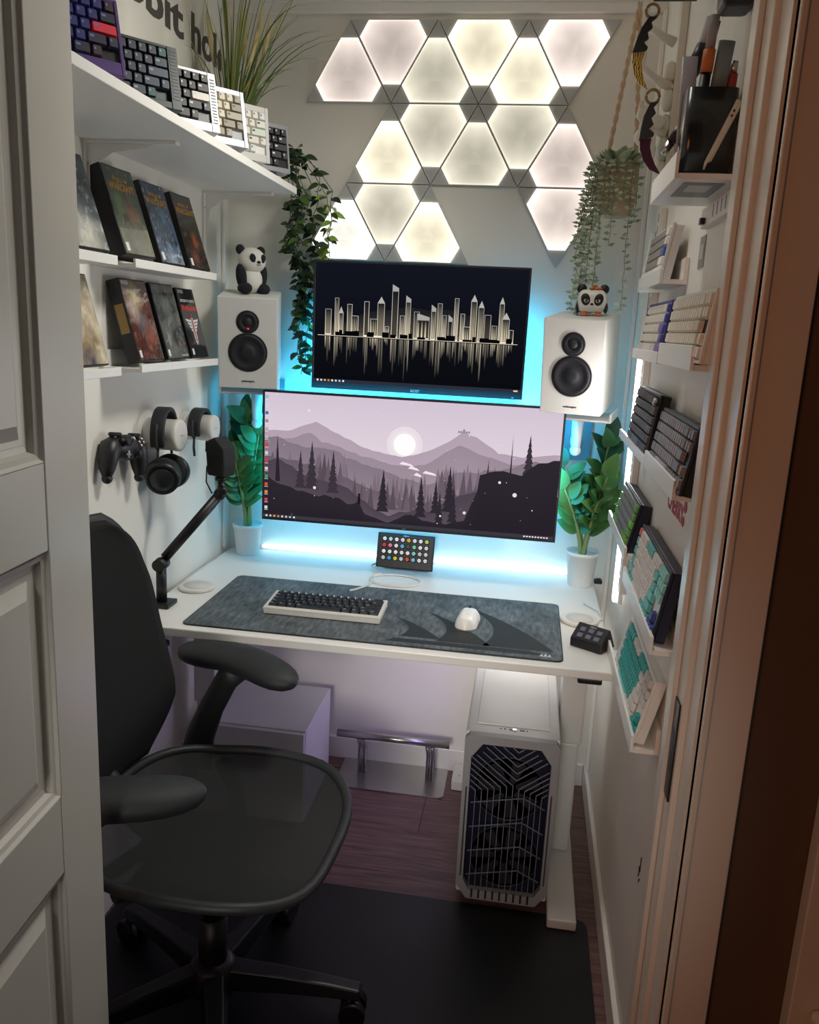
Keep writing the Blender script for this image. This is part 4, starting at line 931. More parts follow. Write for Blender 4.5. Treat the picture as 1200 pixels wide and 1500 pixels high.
def g3(t, w_, h_, th):
    text('RETURN TO CASTLE', .0095, LW, t, T(w_ / 2, h_ * .80, .0006), .0002, .0002, 'title_lettering', 'CENTER'); text('Wolfenstein', .019, RED, t, T(w_ / 2, h_ * .68, .0006), .0002, .0009, 'title_lettering', 'CENTER')
    m_ = MB(); cx = w_ / 2; cz = h_ * .46
    for q in range(4):
        for s_ in (-1, 1): m_.poly([(cx + s_ * .004, cz + .014 - q * .0085, .0008), (cx + s_ * (.040 - q * .007), cz + .018 - q * .0085, .0008), (cx + s_ * (.036 - q * .007), cz + .012 - q * .0085, .0008), (cx + s_ * .004, cz + .008 - q * .0085, .0008)])
    m_.poly([(cx - .007, cz + .02, .0008), (cx + .007, cz + .02, .0008), (cx + .009, cz - .03, .0008), (cx + .004, cz - .052, .0008), (cx, cz - .04, .0008), (cx - .004, cz - .052, .0008), (cx - .009, cz - .03, .0008)]); m_.build('eagle_emblem', LW, t)
    m_ = MB(); m_.poly([(cx - .003, cz + .03, .001), (cx + .003, cz + .03, .001), (cx + .004, cz - .04, .001), (cx - .004, cz - .04, .001)]); m_.build('emblem_core', RED, t)
    rate(t, w_, h_, th)
def rate(t, w_, h_, th):
    MB().box(.008, .019, .008, .024, .0006, .0009).build('rating_mark', LW, t); MB().box(.006, .04, h_ - .014, h_ - .005, .0006, .0009).build('platform_strip', mat('strip_grey', '9b9da0', .4), t)
case('red toned game case with warrior art on the lower left ledge', (.078, -.757, 1.3395), 90, 15, .128, .185, .030, pal3('3c2422', '6e3a34', '8d7d66', 6, 6, [(.4, .8, .35, 'b8a878'), (.5, .45, .3, '6f7278'), (.7, .3, .3, '96503c'), (.25, .62, .28, 'c6b2ac')]), rate, ('9a7a45', .35, .70))
def g2(t, w_, h_, th):
    MB().box(.008, .019, .008, .024, .0006, .0009).build('rating_mark', LW, t); MB().box(w_ - .045, w_ - .008, .006, .011, .0006, .0009).build('publisher_strip', mat('strip_grey', '9b9da0', .4), t)
case('grey toned game case with misty art in the middle of the lower left ledge', (.078, -.607, 1.3385), 90, 15, .128, .185, .015, pal3('2a2d2d', '565a58', '8d908c', 7, 4, [(.55, .35, .25, '1d2020'), (.5, .7, .3, '757a76')]), g2)
case('black game case with a red and white eagle emblem on the lower left ledge', (.078, -.462, 1.3385), 90, 15, .108, .180, .015, pal3('1c1f24', '23272d', '2b3037', 8, 3), g3)
case('pale game case with a framed scene on the lower ledge beside the door', (.078, -1.03, 1.3375), 88, 15, .128, .185, .018, pal3('8d7f66', 'c8bba0', 'e6dfcc', 9, 4, [(.5, .25, .35, '8c6a44'), (.5, .9, .4, '3d4a3a'), (.5, .02, .35, '2a2a55'), (.3, .45, .3, 'dcd2c0')]))

# ------- controller on the wall
t = thing('game_controller', 'black game controller hanging on the left wall', 'game controller', matrix=frame((.012, -.748, 1.112), 86, 2) @ Matrix.Rotation(radians(-8), 4, 'Z') @ Matrix.Scale(.95, 4))
def pad(i, j): pass
CB = mat('controller_black', '1d1e22', .4, bump=.1, bscale=800)
m_ = MB(); R3 = Matrix.Rotation
m_.ball((0, .030, .022), .058, .032, .022, 24, 14)
for s_ in (-1, 1):
    m_.tube([(s_ * .045, .050, .018), (s_ * .056, .034, .018), (s_ * .066, .008, .018), (s_ * .072, -.022, .018), (s_ * .071, -.044, .018)], .02, 16, rs=[.012, .026, .024, .019, .009])
    m_.ball((s_ * .071, -.044, .018), .0125)
m_.build('shell', CB, t)
for x, y in ((-.036, .044), (.020, .016)): MB().lathe([(.012, .034), (.012, .040), (.006, .042), (.006, .048), (.0105, .050), (.010, .054), (0, .053)], (x, y, 0), n=20).build('thumbstick', BLACK, t)
m_ = MB()
for x, y in ((.038, .052), (.048, .044), (.028, .044), (.038, .036)): m_.ball((x, y, .041), .0045)
m_.build('face_buttons', CHROME, t)
MB().box(-.030, -.012, .012, .018, .040, .045).box(-.024, -.018, .006, .024, .040, .045).build('direction_pad', CHROME, t, bevel=.001)
for s_ in (-1, 1): MB().box(s_ * .042 - .018, s_ * .042 + .018, .056, .066, .010, .028).build('bumper', BLACK, t, bevel=.004)
MB().ball((0, .052, .042), .006).build('home_button', CHROME, t)
MB().box(-.02, .02, .0, .05, -.0115, .001).build('wall_hook', BLACK, t)

# ------- headphone hangers and headphones
for lb, y, z, r in (('white round headphone hanger near the door side', -.560, 1.150, .040), ('white round headphone hanger close to the back wall', -.330, 1.142, .037)):
    t = thing('headphone_hanger', lb, 'hanger', (.0006, y, z), group='round white headphone hangers on the left wall')
    MB().lathe([(r * .95, 0), (r * .97, .004), (r * .97, .070), (r, .074), (r, .082), (r * .94, .086), (r * .8, .087), (0, .0865)], ax=(1, 0, 0), n=40).build('drum', mat('hanger_white', 'd5d3cf', .45), t)
    text('Sony' if False else '', .01, GREY, t, T(0, 0, 0)) if False else None
    MB().box(.087, .0874, -.008, .008, -.001, .001).build('logo_mark', GREY, t)
def headphones(lb, y, z, r, cups, sw=0):
    t = thing('headphones', lb, 'headphones', (.042, y, z), (0, 0, radians(sw)))
    pts = [(0, -r * 1.02 * cos(a_), r * 1.05 * sin(a_)) for a_ in [radians(q) for q in range(-22, 203, 9)]]
    HB = mat('headband_black', '202126', .6)
    MB().tube(pts, .004, 10, ry=.016, up=(0, -.001, 1) if False else None).build('headband', HB, t)
    a = MB(); prev = None
    for q in pts:
        v = Vector(q); n_ = Vector((0, v.y, v.z)).normalized()
        g = [a.vert(v + n_ * .006 + Vector((-.017, 0, 0))), a.vert(v + n_ * .006 + Vector((.017, 0, 0))), a.vert(v - n_ * .005 + Vector((.017, 0, 0))), a.vert(v - n_ * .005 + Vector((-.017, 0, 0)))]
        if prev: a.bridge(prev, g)
        else: a.face(g[::-1])
        prev = g
    a.face(prev); a.build('band_padding', HB, t, bevel=.002)
    for s_ in (-1, 1):
        yy = s_ * r * .93; z_ = -r * .42
        MB().tube([(0, yy, z_), (0, yy + s_ * .004, z_ - .03), (0, yy * .98, z_ - .055)], .0035, 8).build('slider', BLACK, t)
        if cups:
            ax = Vector((.18, s_, .30 * s_ * (1 if s_ < 0 else -1) if False else -.25)).normalized(); c = Vector((.006, s_ * r * .62, z_ - .075))
            cup_ = MB().lathe([(.033, .022), (.040, .024), (.043, .012), (.044, 0), (.038, -.002)], c, ax, 28).build('ear_cup', mat('cup_black', '232529', .35), t)
            MB().lathe([(.030, .0245), (.029, .0252), (0, .0258)], c, ax, 28).build('cup_plate', mat('cup_plate', '3a3d42', .25, metal=.4), cup_)
            MB().lathe([(.020, -.0022), (.041, -.0025), (.045, -.011), (.042, -.022), (.026, -.022), (.022, -.010)], c, ax, 28).build('ear_cushion', SOFTB, cup_)
    return t
headphones('large black over-ear headphones draped over the nearer white hanger', -.560, 1.150, .060, True, 8)
t = headphones('thin black headset hanging from the farther white hanger', -.330, 1.142, .046, False)

# ================================================================== RIGHT WALL, UPPER
t = thing('organizer_shelf', 'white lipped shelf high on the right wall holding the black pen cup', 'shelf', (0, 0, 0))
MB().box(1.126, 1.131, -1.19, -.93, 1.674, 1.712).build('lip', WHITE, t, bevel=.001); MB().box(1.1312, XR - .0008, -1.19, -.93, 1.674, 1.682).build('base', WHITE, t, bevel=.001)
MB().box(1.145, 1.205, -1.16, -1.03, 1.6732, 1.6738).build('label_plate', mat('label_dark', '6f7174', .4), t)
MB().box(1.155, 1.190, -1.145, -1.085, 1.6724, 1.6731).build('label_print', mat('label_pale', 'b9babb', .4), t)
t = thing('pen_cup', 'black rounded pen cup on the white organizer shelf', 'pen cup', (1.181, -1.075, 1.683))
CU = mat('cup_gloss', '1c1d20', .25, coat=.3)
m_ = MB(); o_ = rrect(-.038, .038, -.04, .04, .012); i_ = rrect(-.035, .035, -.037, .037, .010)
a0 = [m_.vert((x, y, 0)) for x, y in o_]; a1 = [m_.vert((x, y, .135)) for x, y in o_]; a2 = [m_.vert((x, y, .135)) for x, y in i_]; a3 = [m_.vert((x, y, .004)) for x, y in i_]
m_.bridge(a0, a1); m_.bridge(a1, a2, False); m_.bridge(a2, a3); m_.face(a0[::-1]); m_.face(a3); m_.build('cup_body', CU, t)
m_ = MB(); b0 = [m_.vert((x * 1.01, y * 1.01, .001)) for x, y in o_]; b1 = [m_.vert((x * 1.01, y * 1.01, .014)) for x, y in o_]; m_.bridge(b0, b1); m_.build('cup_rim', mat('cup_base', '3c3d41', .3), t)
def stick(nm, lb, cat, p0, p1, r, segs, flat=None):
    t = thing(nm, lb, cat, p0); d_ = Vector(p1) - Vector(p0)
    for i, (a_, b_, rr, m_, part) in enumerate(segs):
        MB().tube([d_ * a_, d_ * b_], r * rr, 12, ry=(r * rr * flat if flat else None)).build(part, m_, t)
    return t
OR = mat('orange_grip', 'c06a28', .5)
stick('marker', 'black marker with an orange collar standing in the pen cup', 'marker', (1.163, -1.085, 1.690), (1.172, -1.10, 1.92), .008, [(0, .66, 1, BLACK, 'barrel'), (.661, .80, 1.15, OR, 'collar'), (.801, 1, .9, GREY, 'cap')])
TE = mat('blue_grey_plastic', '3d5157', .4)
stick('trimmer', 'blue grey rounded handle tool standing in the pen cup', 'tool', (1.180, -1.08, 1.690), (1.194, -1.10, 1.885), .011, [(0, .6, 1, TE, 'handle'), (.601, 1, 1.1, mat('pale_blue_grey', '6e7f84', .4), 'head')], .6)
stick('ruler', 'clear grey plastic strip leaning in the pen cup', 'ruler', (1.155, -1.06, 1.690), (1.148, -1.06, 1.875), .012, [(0, 1, 1, mat('clear_grey', 'a3a4ac', .2), 'blade')], .2)
stick('screwdriver', 'slim tool with a red end in the pen cup', 'screwdriver', (1.205, -1.08, 1.690), (1.210, -1.09, 1.86), .006, [(0, .75, 1, GREY, 'shaft'), (.751, .9, 1.3, mat('dull_red', '8f3a2c', .4), 'handle'), (.901, 1, 1.0, CHROME, 'tip')])
t = thing('stylus', 'white stylus clipped diagonally to the front of the black pen cup', 'stylus', (1.178, -1.1195, 1.700))
m_ = MB(); m_.tube([(0, 0, 0), (.002, 0, .010), (.006, 0, .014), (.036, 0, .086), (.040, 0, .098)], .005, 10, rs=[.0015, .0025, .0048, .0052, .005], ry=[.001, .002, .003, .003, .003]); m_.build('barrel', mat('stylus_white', 'cfccbe', .4), t)
for q in (.076, .083): MB().ball((q * .4 + .0005, -.0036, q), .0018).build('button', BLACK, t)
t = thing('usb_stick', 'black usb plug cable hanging beside the pen cup', 'cable', (1.131, -1.05, 1.735))
MB().tube([(-.008, 0, 0), (.004, 0, .018)], .0065, 4, ry=.004).build('plug', CHROME, t); MB().tube([(.0042, 0, .0183), (.018, 0, .042)], .008, 10, ry=.0055).build('grip', BLACK, t); MB().tube([(.0182, 0, .0423), (.030, 0, .075), (.045, .01, .12), (.06, .02, .2)], .002, 6).build('cable', BLACK, t)
# top devices cut by the frame
t = thing('handheld_case', 'dark grey rounded device at the top right above the pen cup', 'device', (1.188, -1.10, 1.925))
MB().box(-.012, .036, -.03, .03, 0, .08).build('body', DARK, t, bevel=.010, seg=3); MB().box(-.010, .034, -.031, -.0302, .01, .07).build('face_plate', BLACK, t)
t = thing('wall_bin', 'pale grey rounded holder with dark opening at the top of the right wall', 'holder', (1.158, -.76, 2.075))
m_ = MB(); m_.tube([(-.045, 0, .0), (-.05, 0, .02), (-.04, 0, .05), (0, 0, .06), (.04, 0, .05)], .007, 10); m_.tube([(-.045, 0, 0), (0, 0, -.006), (.04, 0, -.004)], .007, 10); m_.build('rim', mat('pale_grey', 'b5b6bd', .4), t, ); MB().box(-.04, .04, .004, .05, .0, .05).build('pocket', BLACK, t)
t = thing('black_grip', 'short black handle hanging at the top of the right wall left of the marker', 'handle', (1.163, -1.00, 1.860))
MB().tube([(0, 0, 0), (.002, 0, .012), (.006, 0, .03), (.012, 0, .05)], .010, 12, rs=[.006, .0115, .012, .010]).build('grip', BLACK, t); MB().tube([(.0122, 0, .051), (.02, 0, .09)], .008, 10).build('shaft', mat('pale_grey', 'b5b6bd', .4), t)

# ------- hooked knives and white hook rack
t = thing('hook_rack', 'white plastic rack of rounded hooks high on the right wall', 'hook rack', (1.20, -.42, 1.90))
WP2 = mat('rack_white', 'd8d5ca', .4); m_ = MB()
for (y, z, r) in ((0, .02, .022), (0, -.03, .026), (0, .075, .024), (0, .13, .022), (0, -.075, .02)): m_.ball((0, y, z), .016, r, r * 1.1)
m_.box(.008, .0238, -.02, .02, -.09, .30); m_.build('back_plate', WP2, t)
m_ = MB()
for (z, L) in ((.0, .062), (.10, .066), (.19, .07)): m_.tube([(.0, -.01, z), (-.03, -.02, z + .01), (-L, -.025, z + .035), (-L + .004, -.026, z + .065)], .007, 10, rs=[.011, .009, .0075, .005])
m_.build('hooks', WP2, t)
for (x, z, r) in ((-.050, .035, .018), (-.048, -.012, .021), (-.02, .02, .015)): MB().ball((x, -.032, z), r, r * .7, r).build('round_knob', WP2, t)
MB().tube([(-.05, -.03, -.005), (-.035, -.034, -.04), (-.028, -.034, -.075)], .014, 12, rs=[.014, .018, .006]).build('curved_arm', WP2, t)
def karambit(lb, O, blade, yaw=0, s_=1.0, rl=0):
    t = thing('curved_knife', lb, 'knife', O, (0, radians(rl), radians(yaw)), group='curved knives hanging from the white rack'); t.scale = (s_,) * 3
    m_ = MB(); 
    for i in range(24):
        pass
    def ringy(rr, r_): return [(rr * cos(a_ * pi / 12), 0, rr * sin(a_ * pi / 12)) for a_ in range(25)]
    MB().tube([Vector(q) for q in ringy(.0135, 0)], .0032, 8).build('finger_ring', mat('ring_brass', '8a7350', .35, metal=.6), t)
    outer = [(-.006, -.012), (-.020, -.034), (-.028, -.058), (-.034, -.082)]; inner = [(.012, -.012), (-.0, -.022), (.004, -.034), (-.006, -.042), (-.002, -.055), (-.012, -.062), (-.002, -.072), (-.004, -.078)]
    m_ = MB(); m_.prism([(x, z) for x, z in outer] + [(x, z) for x, z in inner[::-1]], -.005, .005); o = m_.build('handle', mat('knife_handle', '17191f', .5), t, bevel=.001, seg=1); o.matrix_local = Matrix(((1, 0, 0, 0), (0, 0, 1, 0), (0, 1, 0, 0), (0, 0, 0, 1)))
    bl_o = [(-.032, -.082), (-.033, -.10), (-.028, -.122), (-.016, -.142), (.006, -.156)]; bl_i = [(-.008, -.080), (-.012, -.098), (-.010, -.115), (-.004, -.135)]
    m_ = MB(); m_.prism(bl_o + bl_i[::-1], -.0015, .0015); o = m_.build('blade', blade, t); o.matrix_local = Matrix(((1, 0, 0, 0), (0, 0, 1, 0), (0, 1, 0, 0), (0, 0, 0, 1)))
TIG = bpy.data.materials.new('striped_gold'); TIG.use_nodes = True; nt = TIG.node_tree; b = nt.nodes['Principled BSDF']; wv = nt.nodes.new('ShaderNodeTexWave'); wv.inputs['Scale'].default_value = 60; wv.inputs['Distortion'].default_value = 9
tc = nt.nodes.new('ShaderNodeTexCoord'); nt.links.new(tc.outputs['Object'], wv.inputs[0]); cr = nt.nodes.new('ShaderNodeValToRGB'); cr.color_ramp.elements[0].color = (*lin('2a2114'), 1); cr.color_ramp.elements[0].position = .2; cr.color_ramp.elements[1].position = .4; cr.color_ramp.elements[1].color = (*lin('c9a54a'), 1)
nt.links.new(wv.outputs[0], cr.inputs[0]); nt.links.new(cr.outputs[0], b.inputs['Base Color']); b.inputs['Roughness'].default_value = .3
karambit('hanging curved knife with black handle and gold striped blade', (1.129, -.60, 2.096), TIG, 0, .95)
karambit('hanging curved knife with black handle and dark red blade', (1.147, -.60, 1.935), mat('dark_red_blade', '431a2c', .3, metal=.3), 0, 1.0, -10)

# ------- smaller things on the right wall
t = thing('wall_rail', 'tall white slotted rail on the right wall behind the ledges', 'rail', (0, 0, 0))
MB().box(XR - .016, XR - .0008, -.44, -.40, .80, 1.74).build('rail_body', WPLAS, t, bevel=.001)
m_ = MB()
for q in range(34): m_.box(XR - .0164, XR - .0161, -.424, -.416, .82 + q * .027, .838 + q * .027)
m_.build('slots', BLACK, t)
t = thing('light_tube', 'white vertical light tube on the right wall behind the far ends of the ledges', 'light tube', (1.2065, -.372, .76))
MB().box(-.005, .008, -.012, .012, 0, .64).build('diffuser', emit('tube_white', 'fff8f0', 4.0), t, bevel=.002); MB().box(.0082, .0175, -.014, .014, -.005, .645).build('backing', WPLAS, t)
area('tube_light', (-.0065, 0, .40), (0, radians(90), radians(9)), .46, .02, 2.3, (1.0, .95, .92), t)
t = thing('back_panel', 'dark grey rounded strip behind the topmost right ledge', 'panel', (0, 0, 0))
MB().box(XR - .010, XR - .0008, -.395, -.335, 1.36, 1.70).build('strip', mat('panel_dark', '55575a', .5), t, bevel=.003)
t = thing('paper_fork', 'white spiky cut-out leaning behind the blue and white keyboard', 'cut-out', (1.190, -.50, 1.560))
m_ = MB(); m_.poly([(0, .0, 0), (0, .05, 0), (0, .048, .10), (0, .040, .06), (0, .034, .12), (0, .026, .06), (0, .016, .115), (0, .008, .05)]); o = m_.build('sheet', WPLAS, t); o.modifiers.new('s', 'SOLIDIFY').thickness = .001
t = thing('wall_holder', 'white wall holder with dark slots above the small sticker', 'holder', (0, 0, 0))
MB().box(XR - .014, XR - .0008, -1.17, -.96, 1.632, 1.664).build('body', WPLAS, t, bevel=.001)
for q in range(4): MB().box(XR - .0146, XR - .0142, -1.15 + q * .03, -1.148 + q * .03, 1.640, 1.660).build('slot', BLACK, t)
MB().box(XR - .022, XR - .0142, -1.0, -.985, 1.636, 1.646).build('clip', BLACK, t)
t = thing('sticker', 'small grey rectangular sticker under the wall holder', 'sticker', (0, 0, 0))
MB().box(XR - .0012, XR - .0006, -.955, -.905, 1.570, 1.625).build('print', mat('sticker_grey', '8b8a86', .5), t); MB().box(XR - .0018, XR - .0013, -.945, -.915, 1.585, 1.610).build('inner_print', mat('sticker_pale', 'b8b5ae', .5), t)
t = thing('logo_sticker', 'red CHERRY logo sticker on the right wall', 'sticker', matrix=frame((XR - .0006, -.885, 1.128), -90, 0))
text('CHERRY', .044, mat('cherry_red', 'b02a3c', .5), t, T(0, 0, 0), .0003, .0012, 'lettering')
MB().lathe([(.011, 0), (.011, .0008)], (.178, .034, 0), n=18).lathe([(.009, 0), (.009, .0008)], (.170, .006, 0), n=18).build('cherry_mark', MATS['cherry_red'], t)
t = thing('wall_marking', 'small black glyph on the lower right wall near the door jamb', 'marking', matrix=frame((XR - .0006, -1.045, .42), -90, 0))
MB().tube([(0, 0, 0), (.008, .012, 0), (.002, .022, 0), (.014, .020, 0), (.014, .05, 0)], .0012, 6).tube([(.01, -.006, 0), (.018, .006, 0)], .0012, 6).build('glyph', BLACK, t)

# ================================================================== UNDER THE DESK
t = thing('storage_box', 'white cube cabinet under the left side of the desk', 'cabinet', (.0, 0, 0))
CW = mat('cabinet_white', 'dedde2', .4)
MB().box(.09, .382, -.40, -.10, .002, .293).build('body', CW, t, bevel=.002)
MB().box(.092, .38, -.4150, -.4006, .006, .289).build('door', CW, t, bevel=.002)
t = thing('foot_rest', 'brushed steel foot rest with a raised bar on the floor under the desk', 'foot rest', (.42, -.19, .0012))
m_ = MB(); m_.prism(rrect(0, .352, 0, .19, .018), 0, .004); m_.build('base_plate', CHROME, t)
for x in (.065, .29): MB().tube([(x, .10, .004), (x, .102, .09), (x - .004, .085, .13)], .007, 14).build('post', CHROME, t); MB().tube([(x + .016, .10, .004), (x + .016, .102, .09), (x + .012, .085, .13)], .007, 14).build('post', CHROME, t)
MB().cyl((-.01, .082, .143), (.358, .082, .143), .012, n=24).build('bar', CHROME, t)
t = thing('power_strip', 'white power strip box on the floor beside the computer tower', 'power strip', (.792, -.13, .0012))
MB().box(0, .05, 0, .11, 0, .035).build('body', WPLAS, t, bevel=.003); MB().box(.02, .024, .03, .036, .0351, .0356).build('status_dot', GREY, t)

# ------- computer tower
t = thing('computer_tower', 'large white computer tower with a slatted black front under the desk', 'computer', (.852, -.655, .0))
PCW = mat('tower_white', 'dcdcdc', .4); w_, dd, h0, h1 = .232, .52, .022, .475
MB().box(0, w_, .02, dd, h0, h1).build('cabinet', PCW, t, bevel=.004)
for x in (.02, w_ - .05):
    for y in (.04, dd - .08): MB().box(x, x + .03, y, y + .04, .0012, h0 - .0002).build('foot', BLACK, t)
MB().box(.025, w_ - .025, .065, dd - .02, h1 + .0002, h1 + .0035).build('top_panel', mat('top_pale', 'e4e3e0', .4), t, bevel=.001)
f = MB()
for x, r in ((.085, .002), (.095, .0022), (.150, .002)): f.cyl((x, .05, h1), (x, .05, h1 + .0012), r, n=10)
f.box(.105, .117, .048, .052, h1, h1 + .0012); f.box(.132, .144, .048, .052, h1, h1 + .0012); f.build('ports', BLACK, t)
MB().cyl((w_ / 2 + .003, .05, h1), (w_ / 2 + .003, .05, h1 + .002), .006, n=20).build('power_button', CHROME, t)
# front frame with chamfered octagonal opening
O8 = [(.012, h0), (w_ - .035, h0 - .006), (w_, h0 + .03), (w_, h1 - .03), (w_ - .012, h1), (.012, h1), (0, h1 - .03), (0, h0 + .03)]
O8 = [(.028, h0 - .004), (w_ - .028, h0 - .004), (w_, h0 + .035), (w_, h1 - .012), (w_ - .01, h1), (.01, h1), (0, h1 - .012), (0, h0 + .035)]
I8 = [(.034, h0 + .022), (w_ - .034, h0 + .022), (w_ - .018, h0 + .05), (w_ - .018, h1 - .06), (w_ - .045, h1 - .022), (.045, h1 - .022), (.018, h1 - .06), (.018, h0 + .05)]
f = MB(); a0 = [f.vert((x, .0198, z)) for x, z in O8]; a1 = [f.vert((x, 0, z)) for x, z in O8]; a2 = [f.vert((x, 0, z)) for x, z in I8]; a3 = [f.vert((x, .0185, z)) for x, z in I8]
f.bridge(a0, a1, False); f.bridge(a1, a2, False); f.bridge(a2, a3, False); f.build('front_frame', mat('tower_front_shaded', '96969a', .4), t, bevel=.001, seg=1)  # frame is white; the grey puts its unlit shade into the colour
f = MB(); f.face([f.vert((x, .0184, z)) for x, z in I8]); f.build('front_backing', mat('tower_inner', '10132a', .4), t)
for z in (.14, .33):
    MB().lathe([(.088, 0), (.088, .002), (.084, .002), (.084, 0)], (w_ / 2, .0182, z), (0, -1, 0), 40).build('fan_ring', mat('fan_dark', '20222e', .4), t)
    f = MB()
    for q in range(7):
        a_ = q * 2 * pi / 7; f.poly([(w_ / 2 + .02 * cos(a_), .0165, z + .02 * sin(a_)), (w_ / 2 + .08 * cos(a_ + .15), .0165, z + .08 * sin(a_ + .15)), (w_ / 2 + .08 * cos(a_ + .6), .0172, z + .08 * sin(a_ + .6)), (w_ / 2 + .02 * cos(a_ + .7), .0172, z + .02 * sin(a_ + .7))])
    f.build('fan_blades', mat('fan_dark', '20222e', .4), t)
SLT = mat('slat_grey', '7d808a', .4)
def slat(pts, w=.0016):
    for p0, p1 in zip(pts, pts[1:]):
        p0 = Vector((p0[0], 0, p0[1])); p1 = Vector((p1[0], 0, p1[1])); d_ = (p1 - p0).normalized(); n_ = Vector((d_.z, 0, -d_.x)) * w / 2
        f = MB(); q = [p0 - n_, p0 + n_, p1 + n_, p1 - n_]; a_ = [f.vert(v + Vector((0, .0015, 0))) for v in q]; b_ = [f.vert(v + Vector((0, .006, 0))) for v in q]
        f.bridge(a_, b_, False); f.face(a_); f.face(b_[::-1]); f.build('slat', SLT, t)
XL, XR2, ZT, ax_ = .020, w_ - .020, h1 - .024, w_ * .575
def clipz(x0, z0, dx, sl):           # run up and outwards from the bend until the opening's edge
    z1 = z0 + abs(dx) * sl
    if z1 > ZT: dx *= (ZT - z0) / (z1 - z0); z1 = ZT
    x1 = x0 + dx; lim = min(x1 - XL, XR2 - x1); ov = z1 - (h1 - .058) - lim * .9
    if ov > 0: dx *= max(.1, 1 - ov / max(.001, abs(dx) * sl) * .6); x1 = x0 + dx; z1 = z0 + abs(dx) * sl
    return (x1, z1)
NL, NR = 7, 5
for i in range(NL):
    x = .034 + (ax_ - .034) * i / (NL - .5); zb = .325 + i * .004; slat([(x, h0 + .022), (x, zb), clipz(x, zb, -(x - XL), .78)])
for i in range(NR):
    x = w_ - .034 - (w_ - .034 - ax_) * i / (NR - .5); zb = .325 + i * .004; slat([(x, h0 + .022), (x, zb), clipz(x, zb, XR2 - x, .78)])
for q in range(1, 7):
    zb = .345 + q * .019
    if zb < ZT - .008: slat([(ax_, zb), clipz(ax_, zb, -(ax_ - XL), .78)]); slat([(ax_, zb), clipz(ax_, zb, XR2 - ax_, .78)])
for q in range(4):
    z = .10 + q * .068; slat([(.024, z - .014), (ax_ + .02, z + .014), (w_ - .024, z - .012)], .0009)
f = MB()
for i in range(9): f.box(.040 + i * .0178, .045 + i * .0178, -.0004, .002, h0 + .001, h0 + .024)
f.build('lower_slots', BLACK, t)
for x in (.009, w_ - .013): MB().box(x, x + .004, -.0006, .0006, h0 + .06, h1 - .14).build('side_slot', mat('slot_shadow', '3a3b44', .5), t)
area('interior_light', (.0 + w_ / 2, .08 + .3, .2), (0, radians(90), 0), .1, .1, 0.0, (.5, .4, 1), t) if False else None
# purple glow of the tower lights on the wall behind
area('tower_light', (-.012, dd * .72, .33), (0, radians(90), 0), .16, .10, .40, (.45, .3, 1.0), t)

# floor mat
MATB = mat('floor_mat_black', '08090a', .36, bump=.35, bscale=500, spec=.4)
m_ = MB(); m_.prism(rrect(.02, 1.188, -2.6, -.655, .035), .0004, .0042); o = m_.build('floor_mat', MATB); tag(o, 'black textured floor mat under the office chair', 'floor mat')

# ================================================================== CHAIR
t = thing('office_chair', 'black mesh office chair at the left facing right', 'chair', (.375, -1.095, .0045), (0, 0, radians(-3)))
MESHM = bpy.data.materials.new('seat_mesh'); MESHM.use_nodes = True; nt = MESHM.node_tree; b = nt.nodes['Principled BSDF']
b.inputs['Base Color'].default_value = (*lin('1a1d1e'), 1); b.inputs['Roughness'].default_value = .7; b.inputs['Alpha'].default_value = .88
ck = nt.nodes.new('ShaderNodeTexNoise'); ck.inputs['Scale'].default_value = 900; bp = nt.nodes.new('ShaderNodeBump'); bp.inputs['Strength'].default_value = .4; bp.inputs['Distance'].default_value = .001
nt.links.new(ck.outputs[0], bp.inputs['Height']); nt.links.new(bp.outputs[0], b.inputs['Normal'])
FR = mat('chair_frame', '2b2e30', .5, bump=.1, bscale=500); PADM = mat('arm_pad', '24272a', .6, bump=.2, bscale=700)
# seat outline in local xy (x forward)
def seat_r(a_):
    c, s_ = cos(a_), sin(a_); n_ = 3.2 if c > 0 else 3.0
    ex, ey = (.256 if c > 0 else .225), .262 if c > 0 else .262 - .035 * abs(c)
    return (abs(c / ex) ** n_ + abs(s_ / ey) ** n_) ** (-1 / n_)
def seat_pt(a_, k_):
    r = seat_r(a_) * k_; x, y = r * cos(a_), r * sin(a_); z = .452 - .012 * (1 - k_ ** 2) * 1.2
    if x > .14: z -= (x - .14) ** 2 * 1.8
    z += .03 * (abs(y) / .26) ** 3 * (0.35) + (.02 * max(0, -x - .1) / .1)
    return (x, y, z)
m_ = MB(); NA = 56; rows = [[m_.vert(seat_pt(2 * pi * i / NA, k_)) for i in range(NA)] for k_ in (1.0, .93, .8, .6, .4, .2)]
for p_, q in zip(rows, rows[1:]): m_.bridge(p_, q)
m_.face(rows[-1]); m_.build('seat_mesh', MESHM, t)
pts = [Vector(seat_pt(2 * pi * i / NA, 1.0)) for i in range(NA)]
m_ = MB(); prev = None; first = None
for i in range(NA + 1):
    p_ = pts[i % NA]; td = pts[(i + 1) % NA] - pts[(i - 1) % NA]
    g = m_.ring(p_, td, .011, 10, up=(0, 0, 1)) if i < NA else first
    if prev: m_.bridge(prev, g)
    first = first or g; prev = g
m_.build('seat_rim', FR, t)
